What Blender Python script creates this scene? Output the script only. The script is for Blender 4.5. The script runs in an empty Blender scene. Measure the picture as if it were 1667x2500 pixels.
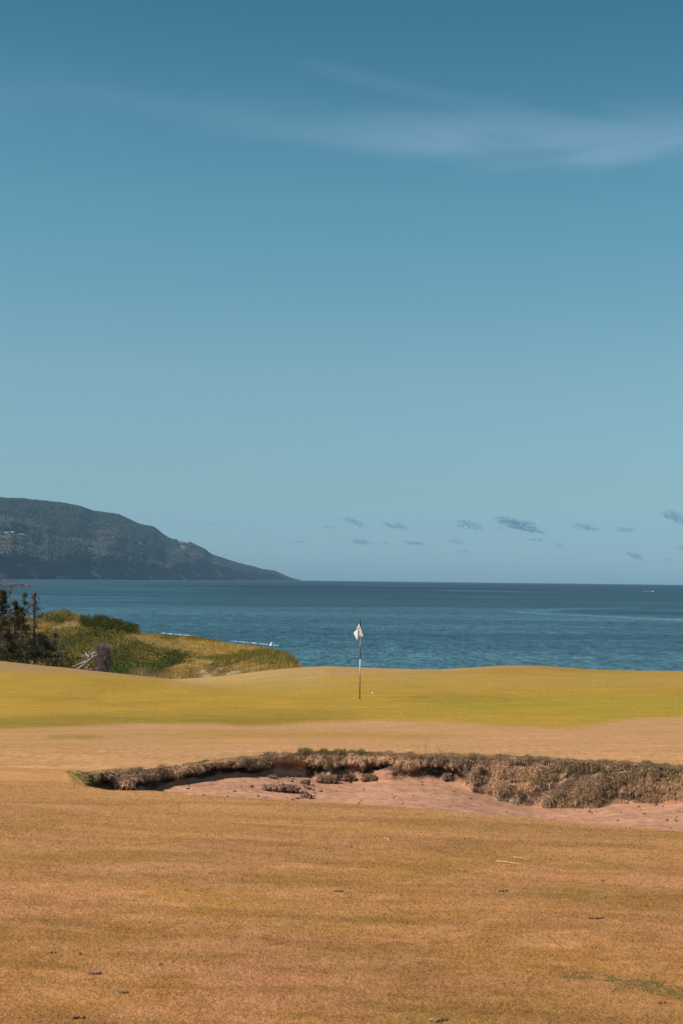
import bpy, math, random
import numpy as np
from mathutils import Vector, Matrix
rng = np.random.default_rng(7); random.seed(7)
scene = bpy.context.scene
COL = scene.collection
R = math.radians

# ------------------------------------------------------------------ camera model (photo 1667x2500, 50 mm upright)
F = 3472.0; CU, CV = 833.5, 1250.0; EYE = 14.0
PITCH, ROLL = R(2.72), R(0.65)
_F = np.array([0, math.cos(PITCH), math.sin(PITCH)])
_R0 = np.array([1.0, 0, 0]); _U0 = np.array([0, -math.sin(PITCH), math.cos(PITCH)])
_R = math.cos(ROLL)*_R0 + math.sin(ROLL)*_U0
_U = -math.sin(ROLL)*_R0 + math.cos(ROLL)*_U0
def st(u, v):
    """direction of a sight line as slopes x/y and z/y"""
    u = np.asarray(u, float); v = np.asarray(v, float)
    d = _F*F + np.multiply.outer(u-CU, _R) + np.multiply.outer(CV-v, _U)
    return d[..., 0]/d[..., 1], d[..., 2]/d[..., 1]
def at(u, v, Y):
    s, t = st(u, v); return Vector((float(s)*Y, Y, EYE+float(t)*Y))
def proj(P):
    P = np.asarray(P, float) - np.array([0, 0, EYE])
    k = P@_F
    return CU + F*(P@_R)/k, CV - F*(P@_U)/k

# ------------------------------------------------------------------ numpy noise
_perm = rng.permutation(512); _g2 = rng.normal(size=(512, 2)); _g2 /= np.linalg.norm(_g2, axis=1)[:, None]
def perlin(x, y):
    x = np.asarray(x, float); y = np.asarray(y, float)
    xi = np.floor(x).astype(int); yi = np.floor(y).astype(int); xf = x-xi; yf = y-yi
    def g(a, b, fx, fy):
        h = _perm[(_perm[a % 512]+b) % 512]; return _g2[h, 0]*fx+_g2[h, 1]*fy
    w = lambda q: q*q*q*(q*(q*6-15)+10)
    u, v = w(xf), w(yf)
    a = g(xi, yi, xf, yf)*(1-u)+g(xi+1, yi, xf-1, yf)*u
    b = g(xi, yi+1, xf, yf-1)*(1-u)+g(xi+1, yi+1, xf-1, yf-1)*u
    return (a*(1-v)+b*v)*1.5
def fbm(x, y, o=4, gain=.5):
    r = 0; a = 1; n = 0
    for i in range(o):
        r = r+a*perlin(x*2**i+17.3*i, y*2**i-9.1*i); n += a; a *= gain
    return r/n*1.4
def sm(a, b, x):
    q = np.clip((np.asarray(x, float)-a)/(b-a), 0, 1); return q*q*(3-2*q)
def lin(c):
    c = np.asarray(c, float)/255.; return np.where(c <= .04045, c/12.92, ((c+.055)/1.055)**2.4)

# ------------------------------------------------------------------ mesh helpers
def mesh_np(name, V, faces, mat, col=None, smooth=False, parent=None, mats=None, mi=None):
    me = bpy.data.meshes.new(name)
    V = np.asarray(V, np.float32)
    me.vertices.add(len(V)); me.vertices.foreach_set('co', V.ravel())
    faces = [np.asarray(f, np.int32) for f in faces if len(f)]
    tot = np.concatenate([np.full(len(f), f.shape[1], np.int32) for f in faces])
    lv = np.concatenate([f.ravel() for f in faces])
    me.loops.add(len(lv)); me.loops.foreach_set('vertex_index', lv)
    me.polygons.add(len(tot))
    me.polygons.foreach_set('loop_start', np.concatenate([[0], np.cumsum(tot)[:-1]]).astype(np.int32))
    me.polygons.foreach_set('loop_total', tot)
    if smooth: me.polygons.foreach_set('use_smooth', np.ones(len(tot), bool))
    me.update(calc_edges=True)
    if col is not None:
        c = np.ones((len(V), 4), np.float32); c[:, :3] = col
        a = me.color_attributes.new('tone', 'FLOAT_COLOR', 'POINT'); a.data.foreach_set('color', c.ravel())
    for m in (mats or [mat]): me.materials.append(m)
    if mi is not None: me.polygons.foreach_set('material_index', np.asarray(mi, np.int32))
    o = bpy.data.objects.new(name, me); COL.objects.link(o)
    if parent: o.parent = parent
    return o
def grid_faces(nr, nc):
    i = np.arange((nr-1)*(nc-1)); r = i//(nc-1); c = i % (nc-1); a = r*nc+c
    return np.stack([a, a+1, a+nc+1, a+nc], 1)
def tag(o, label=None, cat=None, group=None, kind=None):
    if label: o['label'] = label
    if cat: o['category'] = cat
    if group: o['group'] = group
    if kind: o['kind'] = kind
    return o
def empty(name, loc, rz=0):
    o = bpy.data.objects.new(name, None); o.location = loc; o.rotation_euler = (0, 0, rz); COL.objects.link(o); return o
class MB:
    """collects tubes, boxes and lumps and links them as one mesh"""
    def __init__(s): s.v = []; s.f = {3: [], 4: []}; s.c = []; s.n = 0
    def add(s, V, faces, col=(1, 1, 1)):
        V = np.asarray(V, float)
        for f in faces:
            f = np.asarray(f, int)
            if len(f): s.f[f.shape[1]].append(f+s.n)
        s.v.append(V); s.n += len(V)
        c = np.empty((len(V), 3)); c[:] = col; s.c.append(c)
    def tube(s, pts, rad, n=6, col=(1, 1, 1), cap=True):
        pts = np.asarray(pts, float); rad = np.broadcast_to(np.asarray(rad, float), (len(pts),))
        t = np.gradient(pts, axis=0); t /= np.linalg.norm(t, axis=1)[:, None]+1e-9
        up = np.array([0, 0, 1.]) if abs(t[0, 2]) < .9 else np.array([1., 0, 0])
        V = []
        for p, d, r in zip(pts, t, rad):
            a = np.cross(d, up); a /= np.linalg.norm(a)+1e-9; b = np.cross(d, a)
            q = np.arange(n)*2*math.pi/n
            V.append(p+r*(np.cos(q)[:, None]*a+np.sin(q)[:, None]*b))
        V = np.concatenate(V); m = len(pts); fs = []
        for i in range(m-1):
            for j in range(n):
                fs.append((i*n+j, i*n+(j+1) % n, (i+1)*n+(j+1) % n, (i+1)*n+j))
        tr = []
        if cap:
            V = np.concatenate([V, pts[:1], pts[-1:]]); k = m*n
            for j in range(n):
                tr.append((k, (j+1) % n, j)); tr.append((k+1, (m-1)*n+j, (m-1)*n+(j+1) % n))
        s.add(V, [np.array(fs), np.array(tr, int).reshape(-1, 3)], col)
    def box(s, c, size, rz=0, col=(1, 1, 1)):
        x, y, z = np.array(size)/2.
        V = np.array([[a*x, b*y, d*z] for d in (-1, 1) for a, b in ((-1, -1), (1, -1), (1, 1), (-1, 1))])
        M = np.array([[math.cos(rz), -math.sin(rz), 0], [math.sin(rz), math.cos(rz), 0], [0, 0, 1]])
        s.add(V@M.T+np.array(c), [np.array([(3, 2, 1, 0), (4, 5, 6, 7), (0, 1, 5, 4), (1, 2, 6, 5), (2, 3, 7, 6), (3, 0, 4, 7)])], col)
    def lump(s, c, size, seed=0, n=10, m=7, rough=.25, col=(1, 1, 1), freq=1.7):
        th = np.linspace(0, math.pi, m)[:, None]; ph = np.arange(n)[None]*2*math.pi/n
        X = np.sin(th)*np.cos(ph); Y = np.sin(th)*np.sin(ph); Z = np.cos(th)+0*ph
        r = 1+rough*fbm(X*freq+seed*3.7+Z*.9, Y*freq-seed*1.9+Z*1.3, 3)
        V = np.stack([X*r*size[0], Y*r*size[1], Z*r*size[2]], -1).reshape(-1, 3)+np.array(c)
        i = np.arange((m-1)*n); a = i//n; b = i % n
        f = np.stack([a*n+b, a*n+(b+1) % n, (a+1)*n+(b+1) % n, (a+1)*n+b], 1)[:, ::-1]
        s.add(V, [f], col)
    def build(s, name, mat, parent=None, smooth=False):
        return mesh_np(name, np.concatenate(s.v), [np.concatenate(s.f[k]) for k in (3, 4) if s.f[k]], mat, np.concatenate(s.c), smooth, parent)
def blade_mesh(P, D, h, w, bend, col, seg=2):
    """grass blades: root points P, growth directions D, height, width, sideways bend vector"""
    n = len(P); D = D/(np.linalg.norm(D, axis=1)[:, None]+1e-9)
    a = rng.uniform(0, 2*math.pi, n); S = np.stack([np.cos(a), np.sin(a)*.5, np.zeros(n)], 1)
    S -= D*(S*D).sum(1)[:, None]; S /= np.linalg.norm(S, axis=1)[:, None]+1e-9
    h = h[:, None]; w = w[:, None]
    if seg == 1:
        V = np.stack([P-S*w/2, P+S*w/2, P+D*h+bend*h], 1).reshape(-1, 3)
        i = np.arange(n)*3; f = [np.stack([i, i+1, i+2], 1)]
        return V, f, np.repeat(col, 3, 0)
    M = P+D*h*.55+bend*h*.25
    V = np.stack([P-S*w/2, P+S*w/2, M+S*w*.4, M-S*w*.4, P+D*h*.95+bend*h], 1).reshape(-1, 3)
    i = np.arange(n)*5; f = [np.stack([i+3, i+2, i+4], 1), np.stack([i, i+1, i+2, i+3], 1)]
    return V, f, np.repeat(col, 5, 0)
def join_blades(parts):
    Vs, F3, F4, Cs, n = [], [], [], [], 0
    for V, f, c in parts:
        for q in f: (F3 if q.shape[1] == 3 else F4).append(q+n)
        Vs.append(V); Cs.append(c); n += len(V)
    return np.concatenate(Vs), [np.concatenate(x) for x in (F3, F4) if x], np.concatenate(Cs)
def leaf_mesh(P, N, size, col):
    n = len(P); N = N/(np.linalg.norm(N, axis=1)[:, None]+1e-9)
    A = np.cross(N, rng.normal(size=(n, 3))); A /= np.linalg.norm(A, axis=1)[:, None]+1e-9
    B = np.cross(N, A); s = size[:, None]
    V = np.stack([P-A*s*.5, P-B*s*.3, P+A*s*.5, P+B*s*.3], 1).reshape(-1, 3)
    i = np.arange(n)*4; return V, [np.stack([i, i+1, i+2, i+3], 1)], np.repeat(col, 4, 0)

# ------------------------------------------------------------------ materials
def new_mat(name):
    m = bpy.data.materials.new(name); m.use_nodes = True; nt = m.node_tree; nt.nodes.clear()
    out = nt.nodes.new('ShaderNodeOutputMaterial'); return m, nt, out
def node(nt, t, **k):
    n = nt.nodes.new(t)
    for a, b in k.items():
        if a.startswith('i_'):
            key = a[2:].replace('_', ' '); n.inputs[int(key) if key.isdigit() else key].default_value = b
        else: setattr(n, a, b)
    return n
def ramp(nt, fac, stops):
    n = nt.nodes.new('ShaderNodeValToRGB'); e = n.color_ramp.elements
    while len(e) < len(stops): e.new(.5)
    for q, (p, c) in zip(e, stops): q.position = p; q.color = (*c, 1) if len(c) == 3 else c
    nt.links.new(fac, n.inputs[0]); return n.outputs[0]
def math_n(nt, op, a, b=None, clamp=False):
    n = nt.nodes.new('ShaderNodeMath'); n.operation = op; n.use_clamp = clamp
    for k, x in enumerate((a, b)):
        if x is None: continue
        if isinstance(x, (int, float)): n.inputs[k].default_value = x
        else: nt.links.new(x, n.inputs[k])
    return n.outputs[0]
def mix(nt, fac, a, b, blend='MIX'):
    n = nt.nodes.new('ShaderNodeMix'); n.data_type = 'RGBA'; n.blend_type = blend
    for k, x in ((0, fac), (6, a), (7, b)):
        if isinstance(x, (int, float)): n.inputs[k].default_value = x
        elif isinstance(x, (tuple, list, np.ndarray)): n.inputs[k].default_value = (*[float(q) for q in x[:3]], 1)
        else: nt.links.new(x, n.inputs[k])
    return n.outputs[2]
def noise(nt, vec, scale, detail=4, rough=.55, dist=0, sc=(1, 1, 1), rot=0):
    mp = node(nt, 'ShaderNodeMapping', vector_type='TEXTURE' if rot else 'POINT'); mp.inputs['Scale'].default_value = tuple(1/max(q, 1e-3) for q in sc) if rot else sc; mp.inputs['Rotation'].default_value = (0, 0, R(rot)); nt.links.new(vec, mp.inputs[0])
    n = node(nt, 'ShaderNodeTexNoise', i_Scale=scale, i_Detail=detail, i_Roughness=rough, i_Distortion=dist)
    nt.links.new(mp.outputs[0], n.inputs['Vector']); return n.outputs['Fac']
def pos(nt): return nt.nodes.new('ShaderNodeNewGeometry').outputs['Position']
def objco(nt): return nt.nodes.new('ShaderNodeTexCoord').outputs['Object']
def attr(nt, name='tone'): return node(nt, 'ShaderNodeAttribute', attribute_name=name).outputs['Color']
def bump(nt, h, dist, strength=1.0):
    n = node(nt, 'ShaderNodeBump', i_Distance=dist, i_Strength=strength); nt.links.new(h, n.inputs['Height']); return n.outputs[0]
def bsdf(nt, out, col, rough=.9, normal=None, spec=.2):
    b = node(nt, 'ShaderNodeBsdfPrincipled', i_Roughness=rough); b.inputs['Specular IOR Level'].default_value = spec
    if isinstance(col, (tuple, list, np.ndarray)): b.inputs[0].default_value = (*[float(q) for q in col[:3]], 1)
    else: nt.links.new(col, b.inputs[0])
    if normal is not None: nt.links.new(normal, b.inputs['Normal'])
    nt.links.new(b.outputs[0], out.inputs[0]); return b
def leafy(name, trans=.3, var=True, rough=.8):
    """vertex tone, fine variation, light shining through"""
    m, nt, out = new_mat(name); c = attr(nt)
    if var:
        c = mix(nt, 1.0, c, ramp(nt, noise(nt, pos(nt), 3.0, 3), [(.3, (.82, .82, .82)), (.7, (1.15, 1.12, 1.1))]), 'MULTIPLY')
    d = node(nt, 'ShaderNodeBsdfDiffuse'); t = node(nt, 'ShaderNodeBsdfTranslucent')
    nt.links.new(c, d.inputs[0]); nt.links.new(c, t.inputs[0])
    x = node(nt, 'ShaderNodeMixShader'); x.inputs[0].default_value = trans
    nt.links.new(d.outputs[0], x.inputs[1]); nt.links.new(t.outputs[0], x.inputs[2]); nt.links.new(x.outputs[0], out.inputs[0]); return m
def tone_mat(name, rough=.9, bscale=0, bdist=0, spec=.2):
    m, nt, out = new_mat(name); nb = None
    if bscale: nb = bump(nt, noise(nt, objco(nt), bscale, 5), bdist)
    c = mix(nt, 1.0, attr(nt), ramp(nt, noise(nt, objco(nt), (bscale or 8)*.6, 4), [(.3, (.75, .75, .75)), (.7, (1.2, 1.2, 1.2))]), 'MULTIPLY')
    bsdf(nt, out, c, rough, nb, spec); return m

DRY = dict(a=(.33, .175, .066), b=(.46, .235, .085), c=(.50, .27, .125))
def turf_tone(nt):
    """colour of the dry mown foreground, by place"""
    p = pos(nt)
    n1 = noise(nt, p, .8, 5, .6, .4, (.8, 1, 0))
    c = ramp(nt, n1, [(.32, (.56, .265, .13)), (.5, (.52, .255, .10)), (.68, (.47, .235, .062))])
    n2 = noise(nt, p, 7.5, 5, .7, .3, (.6, 1, 0))
    c = mix(nt, ramp(nt, n2, [(.48, (0, 0, 0)), (.68, (.85, .85, .85))]), c, (.36, .19, .060))
    n3 = noise(nt, p, 3.2, 5, .65, .6, (.7, 1.1, 0))
    c = mix(nt, ramp(nt, n3, [(.48, (0, 0, 0)), (.70, (.62, .62, .62))]), c, (.68, .36, .19))
    n5 = noise(nt, p, 1.3, 6, .7, .5, (.4, 1, 0))
    c = mix(nt, ramp(nt, n5, [(.50, (0, 0, 0)), (.68, (.55, .55, .55))]), c, (.35, .21, .050))
    sy = node(nt, 'ShaderNodeSeparateXYZ'); nt.links.new(p, sy.inputs[0])
    far = node(nt, 'ShaderNodeMapRange', interpolation_type='SMOOTHSTEP'); nt.links.new(sy.outputs[1], far.inputs[0]); far.inputs[1].default_value = 7.5; far.inputs[2].default_value = 15.5; far.inputs[4].default_value = .75
    c = mix(nt, far.outputs[0], c, (.55, .29, .12))
    c = mix(nt, 1.0, c, ramp(nt, noise(nt, p, 1.6, 5, .6, .8, (.22, 1, 0), -14), [(.36, (.80, .80, .74)), (.64, (1.12, 1.11, 1.12))]), 'MULTIPLY')
    c = mix(nt, 1.0, c, (1.0, .93, .84), 'MULTIPLY')
    # the thin green streak of living grass near the camera
    sx = node(nt, 'ShaderNodeSeparateXYZ'); nt.links.new(p, sx.inputs[0])
    a = at(1370, 2375, 1); b = at(1670, 2430, 1)
    def gp(v): k = 1.6/(-(v.z-EYE)-.04); return v.x*k, k
    (x0, y0), (x1, y1) = gp(a), gp(b)
    L = math.hypot(x1-x0, y1-y0); dx, dy = (x1-x0)/L, (y1-y0)/L
    X = math_n(nt, 'SUBTRACT', sx.outputs[0], x0); Y = math_n(nt, 'SUBTRACT', sx.outputs[1], y0)
    al = math_n(nt, 'ADD', math_n(nt, 'MULTIPLY', X, dx), math_n(nt, 'MULTIPLY', Y, dy))
    ac = math_n(nt, 'ADD', math_n(nt, 'MULTIPLY', X, -dy), math_n(nt, 'MULTIPLY', Y, dx))
    n4 = noise(nt, p, 9, 4, .6)
    ac = math_n(nt, 'ADD', ac, math_n(nt, 'MULTIPLY', math_n(nt, 'SUBTRACT', n4, .5), .55))
    wd = math_n(nt, 'ADD', math_n(nt, 'MULTIPLY', al, .12), .05)
    m1 = math_n(nt, 'SUBTRACT', 1.0, math_n(nt, 'DIVIDE', math_n(nt, 'ABSOLUTE', ac), wd), True)
    m2 = math_n(nt, 'MULTIPLY', math_n(nt, 'ADD', al, .02), 12, True)
    m3 = math_n(nt, 'MULTIPLY', math_n(nt, 'MULTIPLY', m1, 2.5, True), m2)
    fine = ramp(nt, noise(nt, p, 28, 4, .7), [(.38, (.15, .15, .15)), (.62, (1, 1, 1))])
    return mix(nt, math_n(nt, 'MULTIPLY', math_n(nt, 'MULTIPLY', m3, .95), fine), c, (.15, .13, .035))

def ground_mat():
    m, nt, out = new_mat('ground'); p = pos(nt)
    w = node(nt, 'ShaderNodeAttribute', attribute_name='zone')
    sp = node(nt, 'ShaderNodeSeparateColor'); nt.links.new(w.outputs['Color'], sp.inputs[0])
    t = attr(nt)
    nf = noise(nt, p, 16, 6, .75, 0, (.6, .45, 1)); ng = noise(nt, p, 1.7, 5, .65, .3, (.35, 1, 1))
    t = mix(nt, 1.0, t, ramp(nt, nf, [(.32, (.70, .72, .70)), (.68, (1.25, 1.22, 1.20))]), 'MULTIPLY')
    t = mix(nt, 1.0, t, ramp(nt, ng, [(.3, (.84, .88, .86)), (.7, (1.12, 1.07, 1.1))]), 'MULTIPLY')
    t = mix(nt, 1.0, t, ramp(nt, noise(nt, p, 5, 5, .7, .2, (.10, 1, 0)), [(.34, (.88, .89, .85)), (.66, (1.10, 1.09, 1.10))]), 'MULTIPLY')
    fg = turf_tone(nt)
    fg = mix(nt, 1.0, fg, ramp(nt, noise(nt, p, 60, 4, .7, 0, (1, .6, 1)), [(.3, (.72, .72, .72)), (.7, (1.1, 1.1, 1.1))]), 'MULTIPLY')
    c = mix(nt, sp.outputs[0], t, fg)
    h = math_n(nt, 'ADD', noise(nt, p, 45, 4, .7), math_n(nt, 'MULTIPLY', noise(nt, p, 9, 3, .6), 2.0))
    nb = node(nt, 'ShaderNodeBump', i_Distance=.012); nt.links.new(h, nb.inputs['Height'])
    nt.links.new(math_n(nt, 'ADD', math_n(nt, 'MULTIPLY', sp.outputs[1], .8), .15), nb.inputs['Strength'])
    bsdf(nt, out, c, .95, nb.outputs[0], .1); return m

def turf_mat():
    m, nt, out = new_mat('mown_turf')
    c = mix(nt, 1.0, turf_tone(nt), attr(nt), 'MULTIPLY')
    d = node(nt, 'ShaderNodeBsdfDiffuse'); t = node(nt, 'ShaderNodeBsdfTranslucent')
    nt.links.new(c, d.inputs[0]); nt.links.new(c, t.inputs[0])
    x = node(nt, 'ShaderNodeMixShader'); x.inputs[0].default_value = .3
    nt.links.new(d.outputs[0], x.inputs[1]); nt.links.new(t.outputs[0], x.inputs[2]); nt.links.new(x.outputs[0], out.inputs[0]); return m

def sea_mat():
    m, nt, out = new_mat('sea'); p = pos(nt)
    n1 = noise(nt, p, .0022, 5, .6, .8, (.45, 1, 0))
    n2 = noise(nt, p, .011, 5, .65, .5, (.4, 1, 0))
    n3 = noise(nt, p, .12, 4, .7, .2, (.5, 1, 0))
    f = math_n(nt, 'ADD', math_n(nt, 'MULTIPLY', n1, .55), math_n(nt, 'ADD', math_n(nt, 'MULTIPLY', n2, .3), math_n(nt, 'MULTIPLY', n3, .15)))
    c = ramp(nt, f, [(.40, (.018, .058, .088)), (.5, (.044, .112, .145)), (.60, (.088, .180, .215))])
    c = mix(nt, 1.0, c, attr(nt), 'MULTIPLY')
    h = math_n(nt, 'ADD', noise(nt, p, .35, 5, .65, 0, (.6, 1, 1)), math_n(nt, 'MULTIPLY', noise(nt, p, .05, 4, .6, 0, (.5, 1, 1)), 3))
    nb = bump(nt, h, 1.2, .9)
    c = mix(nt, 1.0, c, ramp(nt, noise(nt, p, .5, 5, .75, 0, (.5, 1, 0)), [(.34, (.60, .64, .68)), (.66, (1.42, 1.36, 1.32))]), 'MULTIPLY')
    c = mix(nt, 1.0, c, ramp(nt, noise(nt, p, 1.1, 4, .7, .3, (1, .16, 0)), [(.36, (.50, .56, .62)), (.64, (1.6, 1.5, 1.42))]), 'MULTIPLY')
    c = mix(nt, 1.0, c, ramp(nt, noise(nt, p, .22, 5, .7, .3, (1, .22, 0)), [(.36, (.72, .76, .80)), (.64, (1.3, 1.25, 1.2))]), 'MULTIPLY')
    b = bsdf(nt, out, c, .45, nb, .22); b.inputs['IOR'].default_value = 1.33; return m

# ------------------------------------------------------------------ terrain description
def line(pts):
    u, v = np.array(pts, float).T; s, t = st(u, v); return s, t
def L(ln, s): return np.interp(s, ln[0], ln[1])
NEAR = line([(156, 1906), (207, 1918), (268, 1929), (311, 1930), (373, 1930), (461, 1940), (540, 1945), (674, 1952), (808, 1960), (940, 1967), (1078, 1980), (1170, 1989), (1300, 1999), (1364, 2005), (1468, 2016), (1571, 2024), (1667, 2033), (1900, 2052)])
LIP = line([(156, 1904), (200, 1894), (247, 1888), (314, 1884), (394, 1875), (475, 1868), (542, 1860), (620, 1852), (700, 1846), (781, 1842), (861, 1842), (960, 1847), (1078, 1847), (1300, 1854), (1416, 1863), (1545, 1869), (1623, 1873), (1667, 1878), (1900, 1886)])
BASE = line([(156, 1905.5), (207, 1921), (268, 1934), (311, 1937), (373, 1934), (397, 1920), (461, 1911), (515, 1897), (560, 1893), (620, 1890), (674, 1888), (754, 1897), (792, 1912), (821, 1908), (861, 1903), (888, 1905), (940, 1907), (1009, 1904), (1066, 1899), (1101, 1908), (1128, 1913), (1151, 1935), (1193, 1940), (1215, 1957), (1250, 1965), (1300, 1970), (1390, 1975), (1455, 1974), (1468, 1966), (1553, 1962), (1597, 1960), (1649, 1950), (1667, 1958), (1900, 1975)])
ZL = 11.83
YK = np.array([14, 18, 21, 25, 29, 34, 38.6, 44, 48, 54, 60, 66, 80, 95, 110, 125, 140, 165, 200.])
N = None
#        u     44    48    54    60    66    80    95    110   125   140
TAB = [(-400, 1660, 1640, 1620, 1606, 1625, 1605, 1580, 1555, 1528, 1512),
       (0,    1668, 1648, 1628, 1613, 1640, 1618, 1588, 1558, 1528, 1512),
       (100,  1670, 1652, 1634, 1625, 1650, 1625, 1590, 1558, 1530, 1511),
       (165,  1670, 1654, 1638, 1630, 1655, 1628, 1590, 1555, 1522, 1499),
       (240,  1670, 1656, 1644, 1639, 1662, 1632, 1588, 1555, 1530, 1517),
       (300,  1670, 1658, 1649, 1646, 1668, 1635, 1590, 1556, 1541, 1538),
       (340,  1670, 1660, 1653, 1650, 1672, 1636, 1596, 1565, 1550, 1556),
       (420,  1670, 1664, 1663, 1659, 1678, 1640, 1602, 1578, 1558, 1572),
       (500,  1678, 1676, 1664, 1654, 1675, 1638, 1604, 1578, 1561, 1577),
       (560,  1683, 1680, 1658, 1648, 1668, 1628, 1602, 1583, 1576, 1590),
       (610,  1684, 1678, 1653, 1642, 1660, 1614, 1594, 1584, 1590, 1608),
       (660,  1682, 1672, 1646, 1636, 1650, 1602, 1590, 1586, 1606, 1636),
       (700,  1680, 1668, 1641, 1632, 1645, 1602, 1600, 1608, 1646, 1700),
       (728,  1678, 1664, 1638, 1630, 1640, 1612, 1635, 1700, 1800, 1850),
       (742,  1676, 1661, 1637, 1629, 1650, 1650, 1750, 1850, 1870, 1880),
       (800,  1672, 1652, 1632, 1627, 1660, 1800, 1950, 1950, 1900, 1880),
       (940,  1668, 1652, 1637, 1633, 1665, 1850, 1990, 1950, 1900, 1880),
       (1080, 1670, 1653, 1640, 1635, 1665, 1850, 1990, 1950, 1900, 1880),
       (1230, 1668, 1650, 1631, 1625, 1665, 1850, 1990, 1950, 1900, 1880),
       (1330, 1668, 1650, 1632, 1626, 1665, 1850, 1990, 1950, 1900, 1880),
       (1420, 1670, 1653, 1638, 1633, 1665, 1850, 1990, 1950, 1900, 1880),
       (1530, 1672, 1656, 1643, 1638, 1665, 1850, 1990, 1950, 1900, 1880),
       (2100, 1672, 1656, 1643, 1640, 1670, 1850, 1990, 1950, 1900, 1880)]
SF = np.linspace(-.5, .5, 1001)
def build_table():
    tab = np.array(TAB, float); Z = np.zeros((len(SF), len(YK)))
    uf = CU+SF*F
    Z[:, 0] = Z[:, 1] = ZL
    for k, r in ((2, 1808), (3, 1785), (4, 1768), (5, 1735), (6, 1706)):
        s, t = st(uf, np.full_like(uf, r)); Z[:, k] = EYE+np.interp(SF, s, t)*YK[k]
    for k in range(10):
        r = np.interp(uf, tab[:, 0], tab[:, k+1]); s, t = st(uf, r); Z[:, 7+k] = EYE+np.interp(SF, s, t)*YK[7+k]
    Z[:, 17] = -2; Z[:, 18] = -4; Z = np.maximum(Z, -4)
    kx = np.arange(-14, 15); g = np.exp(-kx**2/(2*4.5**2)); g /= g.sum()
    P = np.pad(Z, ((14, 14), (0, 0)), 'edge')
    return sum(P[i:i+len(SF)]*g[i] for i in range(29))
ZT = build_table()
h_ = np.diff(YK); dl = np.diff(ZT, axis=1)/h_
MT = np.zeros_like(ZT)
for k in range(1, len(YK)-1):
    w1, w2 = 2*h_[k]+h_[k-1], h_[k]+2*h_[k-1]; a, b = dl[:, k-1], dl[:, k]
    with np.errstate(all='ignore'):
        MT[:, k] = np.where(a*b > 0, (w1+w2)/(w1/a+w2/b), 0)
def tabz(s, Y):
    s = np.clip(s, -.499, .499); Y = np.clip(Y, 14, 199.9)
    fs = (s+.5)*1000; i = np.clip(fs.astype(int), 0, 999); fr = fs-i
    k = np.clip(np.searchsorted(YK, Y, 'right')-1, 0, len(YK)-2)
    H = h_[k]; q = (Y-YK[k])/H
    h00 = 2*q**3-3*q**2+1; h10 = q**3-2*q**2+q; h01 = -2*q**3+3*q**2; h11 = q**3-q**2
    def e(i): return h00*ZT[i, k]+h10*H*MT[i, k]+h01*ZT[i, k+1]+h11*H*MT[i, k+1]
    return e(i)*(1-fr)+e(i+1)*fr
def undul(x, y): return .06*fbm(x*.16+3, y*.15, 2)+.014*fbm(x*.8, y*.9+5, 3)
def front_z(x, y):
    return 12.4-.04*y+undul(x, y)*sm(1, 6, y)*sm(14.8, 11, y)
def dune_amt(s, Y): return sm(62, 74, Y)*sm(175, 160, Y)
def back_z(s, Y):
    x = s*Y; d = dune_amt(s, Y)
    return tabz(s, Y)+.012*fbm(x*.35, Y*.35, 3)*(1-d)*sm(14, 20, Y)+d*(.22*fbm(x*.16, Y*.12+7, 3)+.10*fbm(x*.7, Y*.5, 3))
S_TIP = float(st(156, 1906)[0]); S_OUT = float(st(1900, 2000)[0])
_ss = np.linspace(-.5, .5, 4001); _tb = np.interp(_ss, BASE[0], BASE[1]); _gx = np.arange(-300, 301); _gk = np.exp(-_gx**2/(2*90.**2)); _gk /= _gk.sum()
_tbs = np.convolve(np.pad(_tb, 300, 'edge'), _gk, 'valid')
def floor_z(s, Y, Yn, zn, Ys, zs, Yl):
    k = (Y-Yn)/(Ys-Yn); up = np.clip((ZL-zs)/(Yl-Ys), 0, .5)*.75
    dep = np.clip((ZL-zs)/.2, 0, 1); kc = np.clip(k, 0, 1)
    z = zn+(zs-zn)*sm(0, 1, kc)-dep*(.10*sm(0, .12, kc)*(1-sm(.2, 1, kc))+.04*np.sin(math.pi*kc))
    return z+np.maximum(Y-Ys, 0)*up
def edges(s):
    """distances of near edge, foot and lip of the bunker along each bearing"""
    s = np.atleast_1d(np.asarray(s, float))
    tn, tb, tl = L(NEAR, s), L(BASE, s), L(LIP, s); ts_ = np.minimum(np.interp(s, _ss, _tbs), tl-.004)
    Yn = 1.6/(-tn-.04); zn = front_z(s*Yn, Yn)
    Yl = (EYE-ZL)/(-tl); Yl = np.maximum(Yl, Yn+.5)
    a_ = .25+.65*sm(-.02, .07, s); k = np.clip((-ts_*Yl-(EYE-ZL))/(1+a_*.14), .03, None)
    zs = ZL-k; Ys = np.clip(Yl-a_*k, Yn+.25, None)
    lo, hi = Yn+.03, Yl-.03
    for _ in range(26):
        m_ = (lo+hi)/2; above = floor_z(s, m_, Yn, zn, Ys, zs, Yl) > EYE+tb*m_
        hi = np.where(above, m_, hi); lo = np.where(above, lo, m_)
    Yb = np.maximum((lo+hi)/2, Yn+.2); Yb = np.minimum(Yb, Yl-.04); zb = np.minimum(floor_z(s, Yb, Yn, zn, Ys, zs, Yl), ZL-.01)
    close = sm(S_OUT+.09, S_OUT, s)*sm(S_TIP-.001, S_TIP+.022, s)
    zb = ZL-(ZL-zb)*close
    return Yn, zn, Yb, zb, Yl, close
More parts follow.
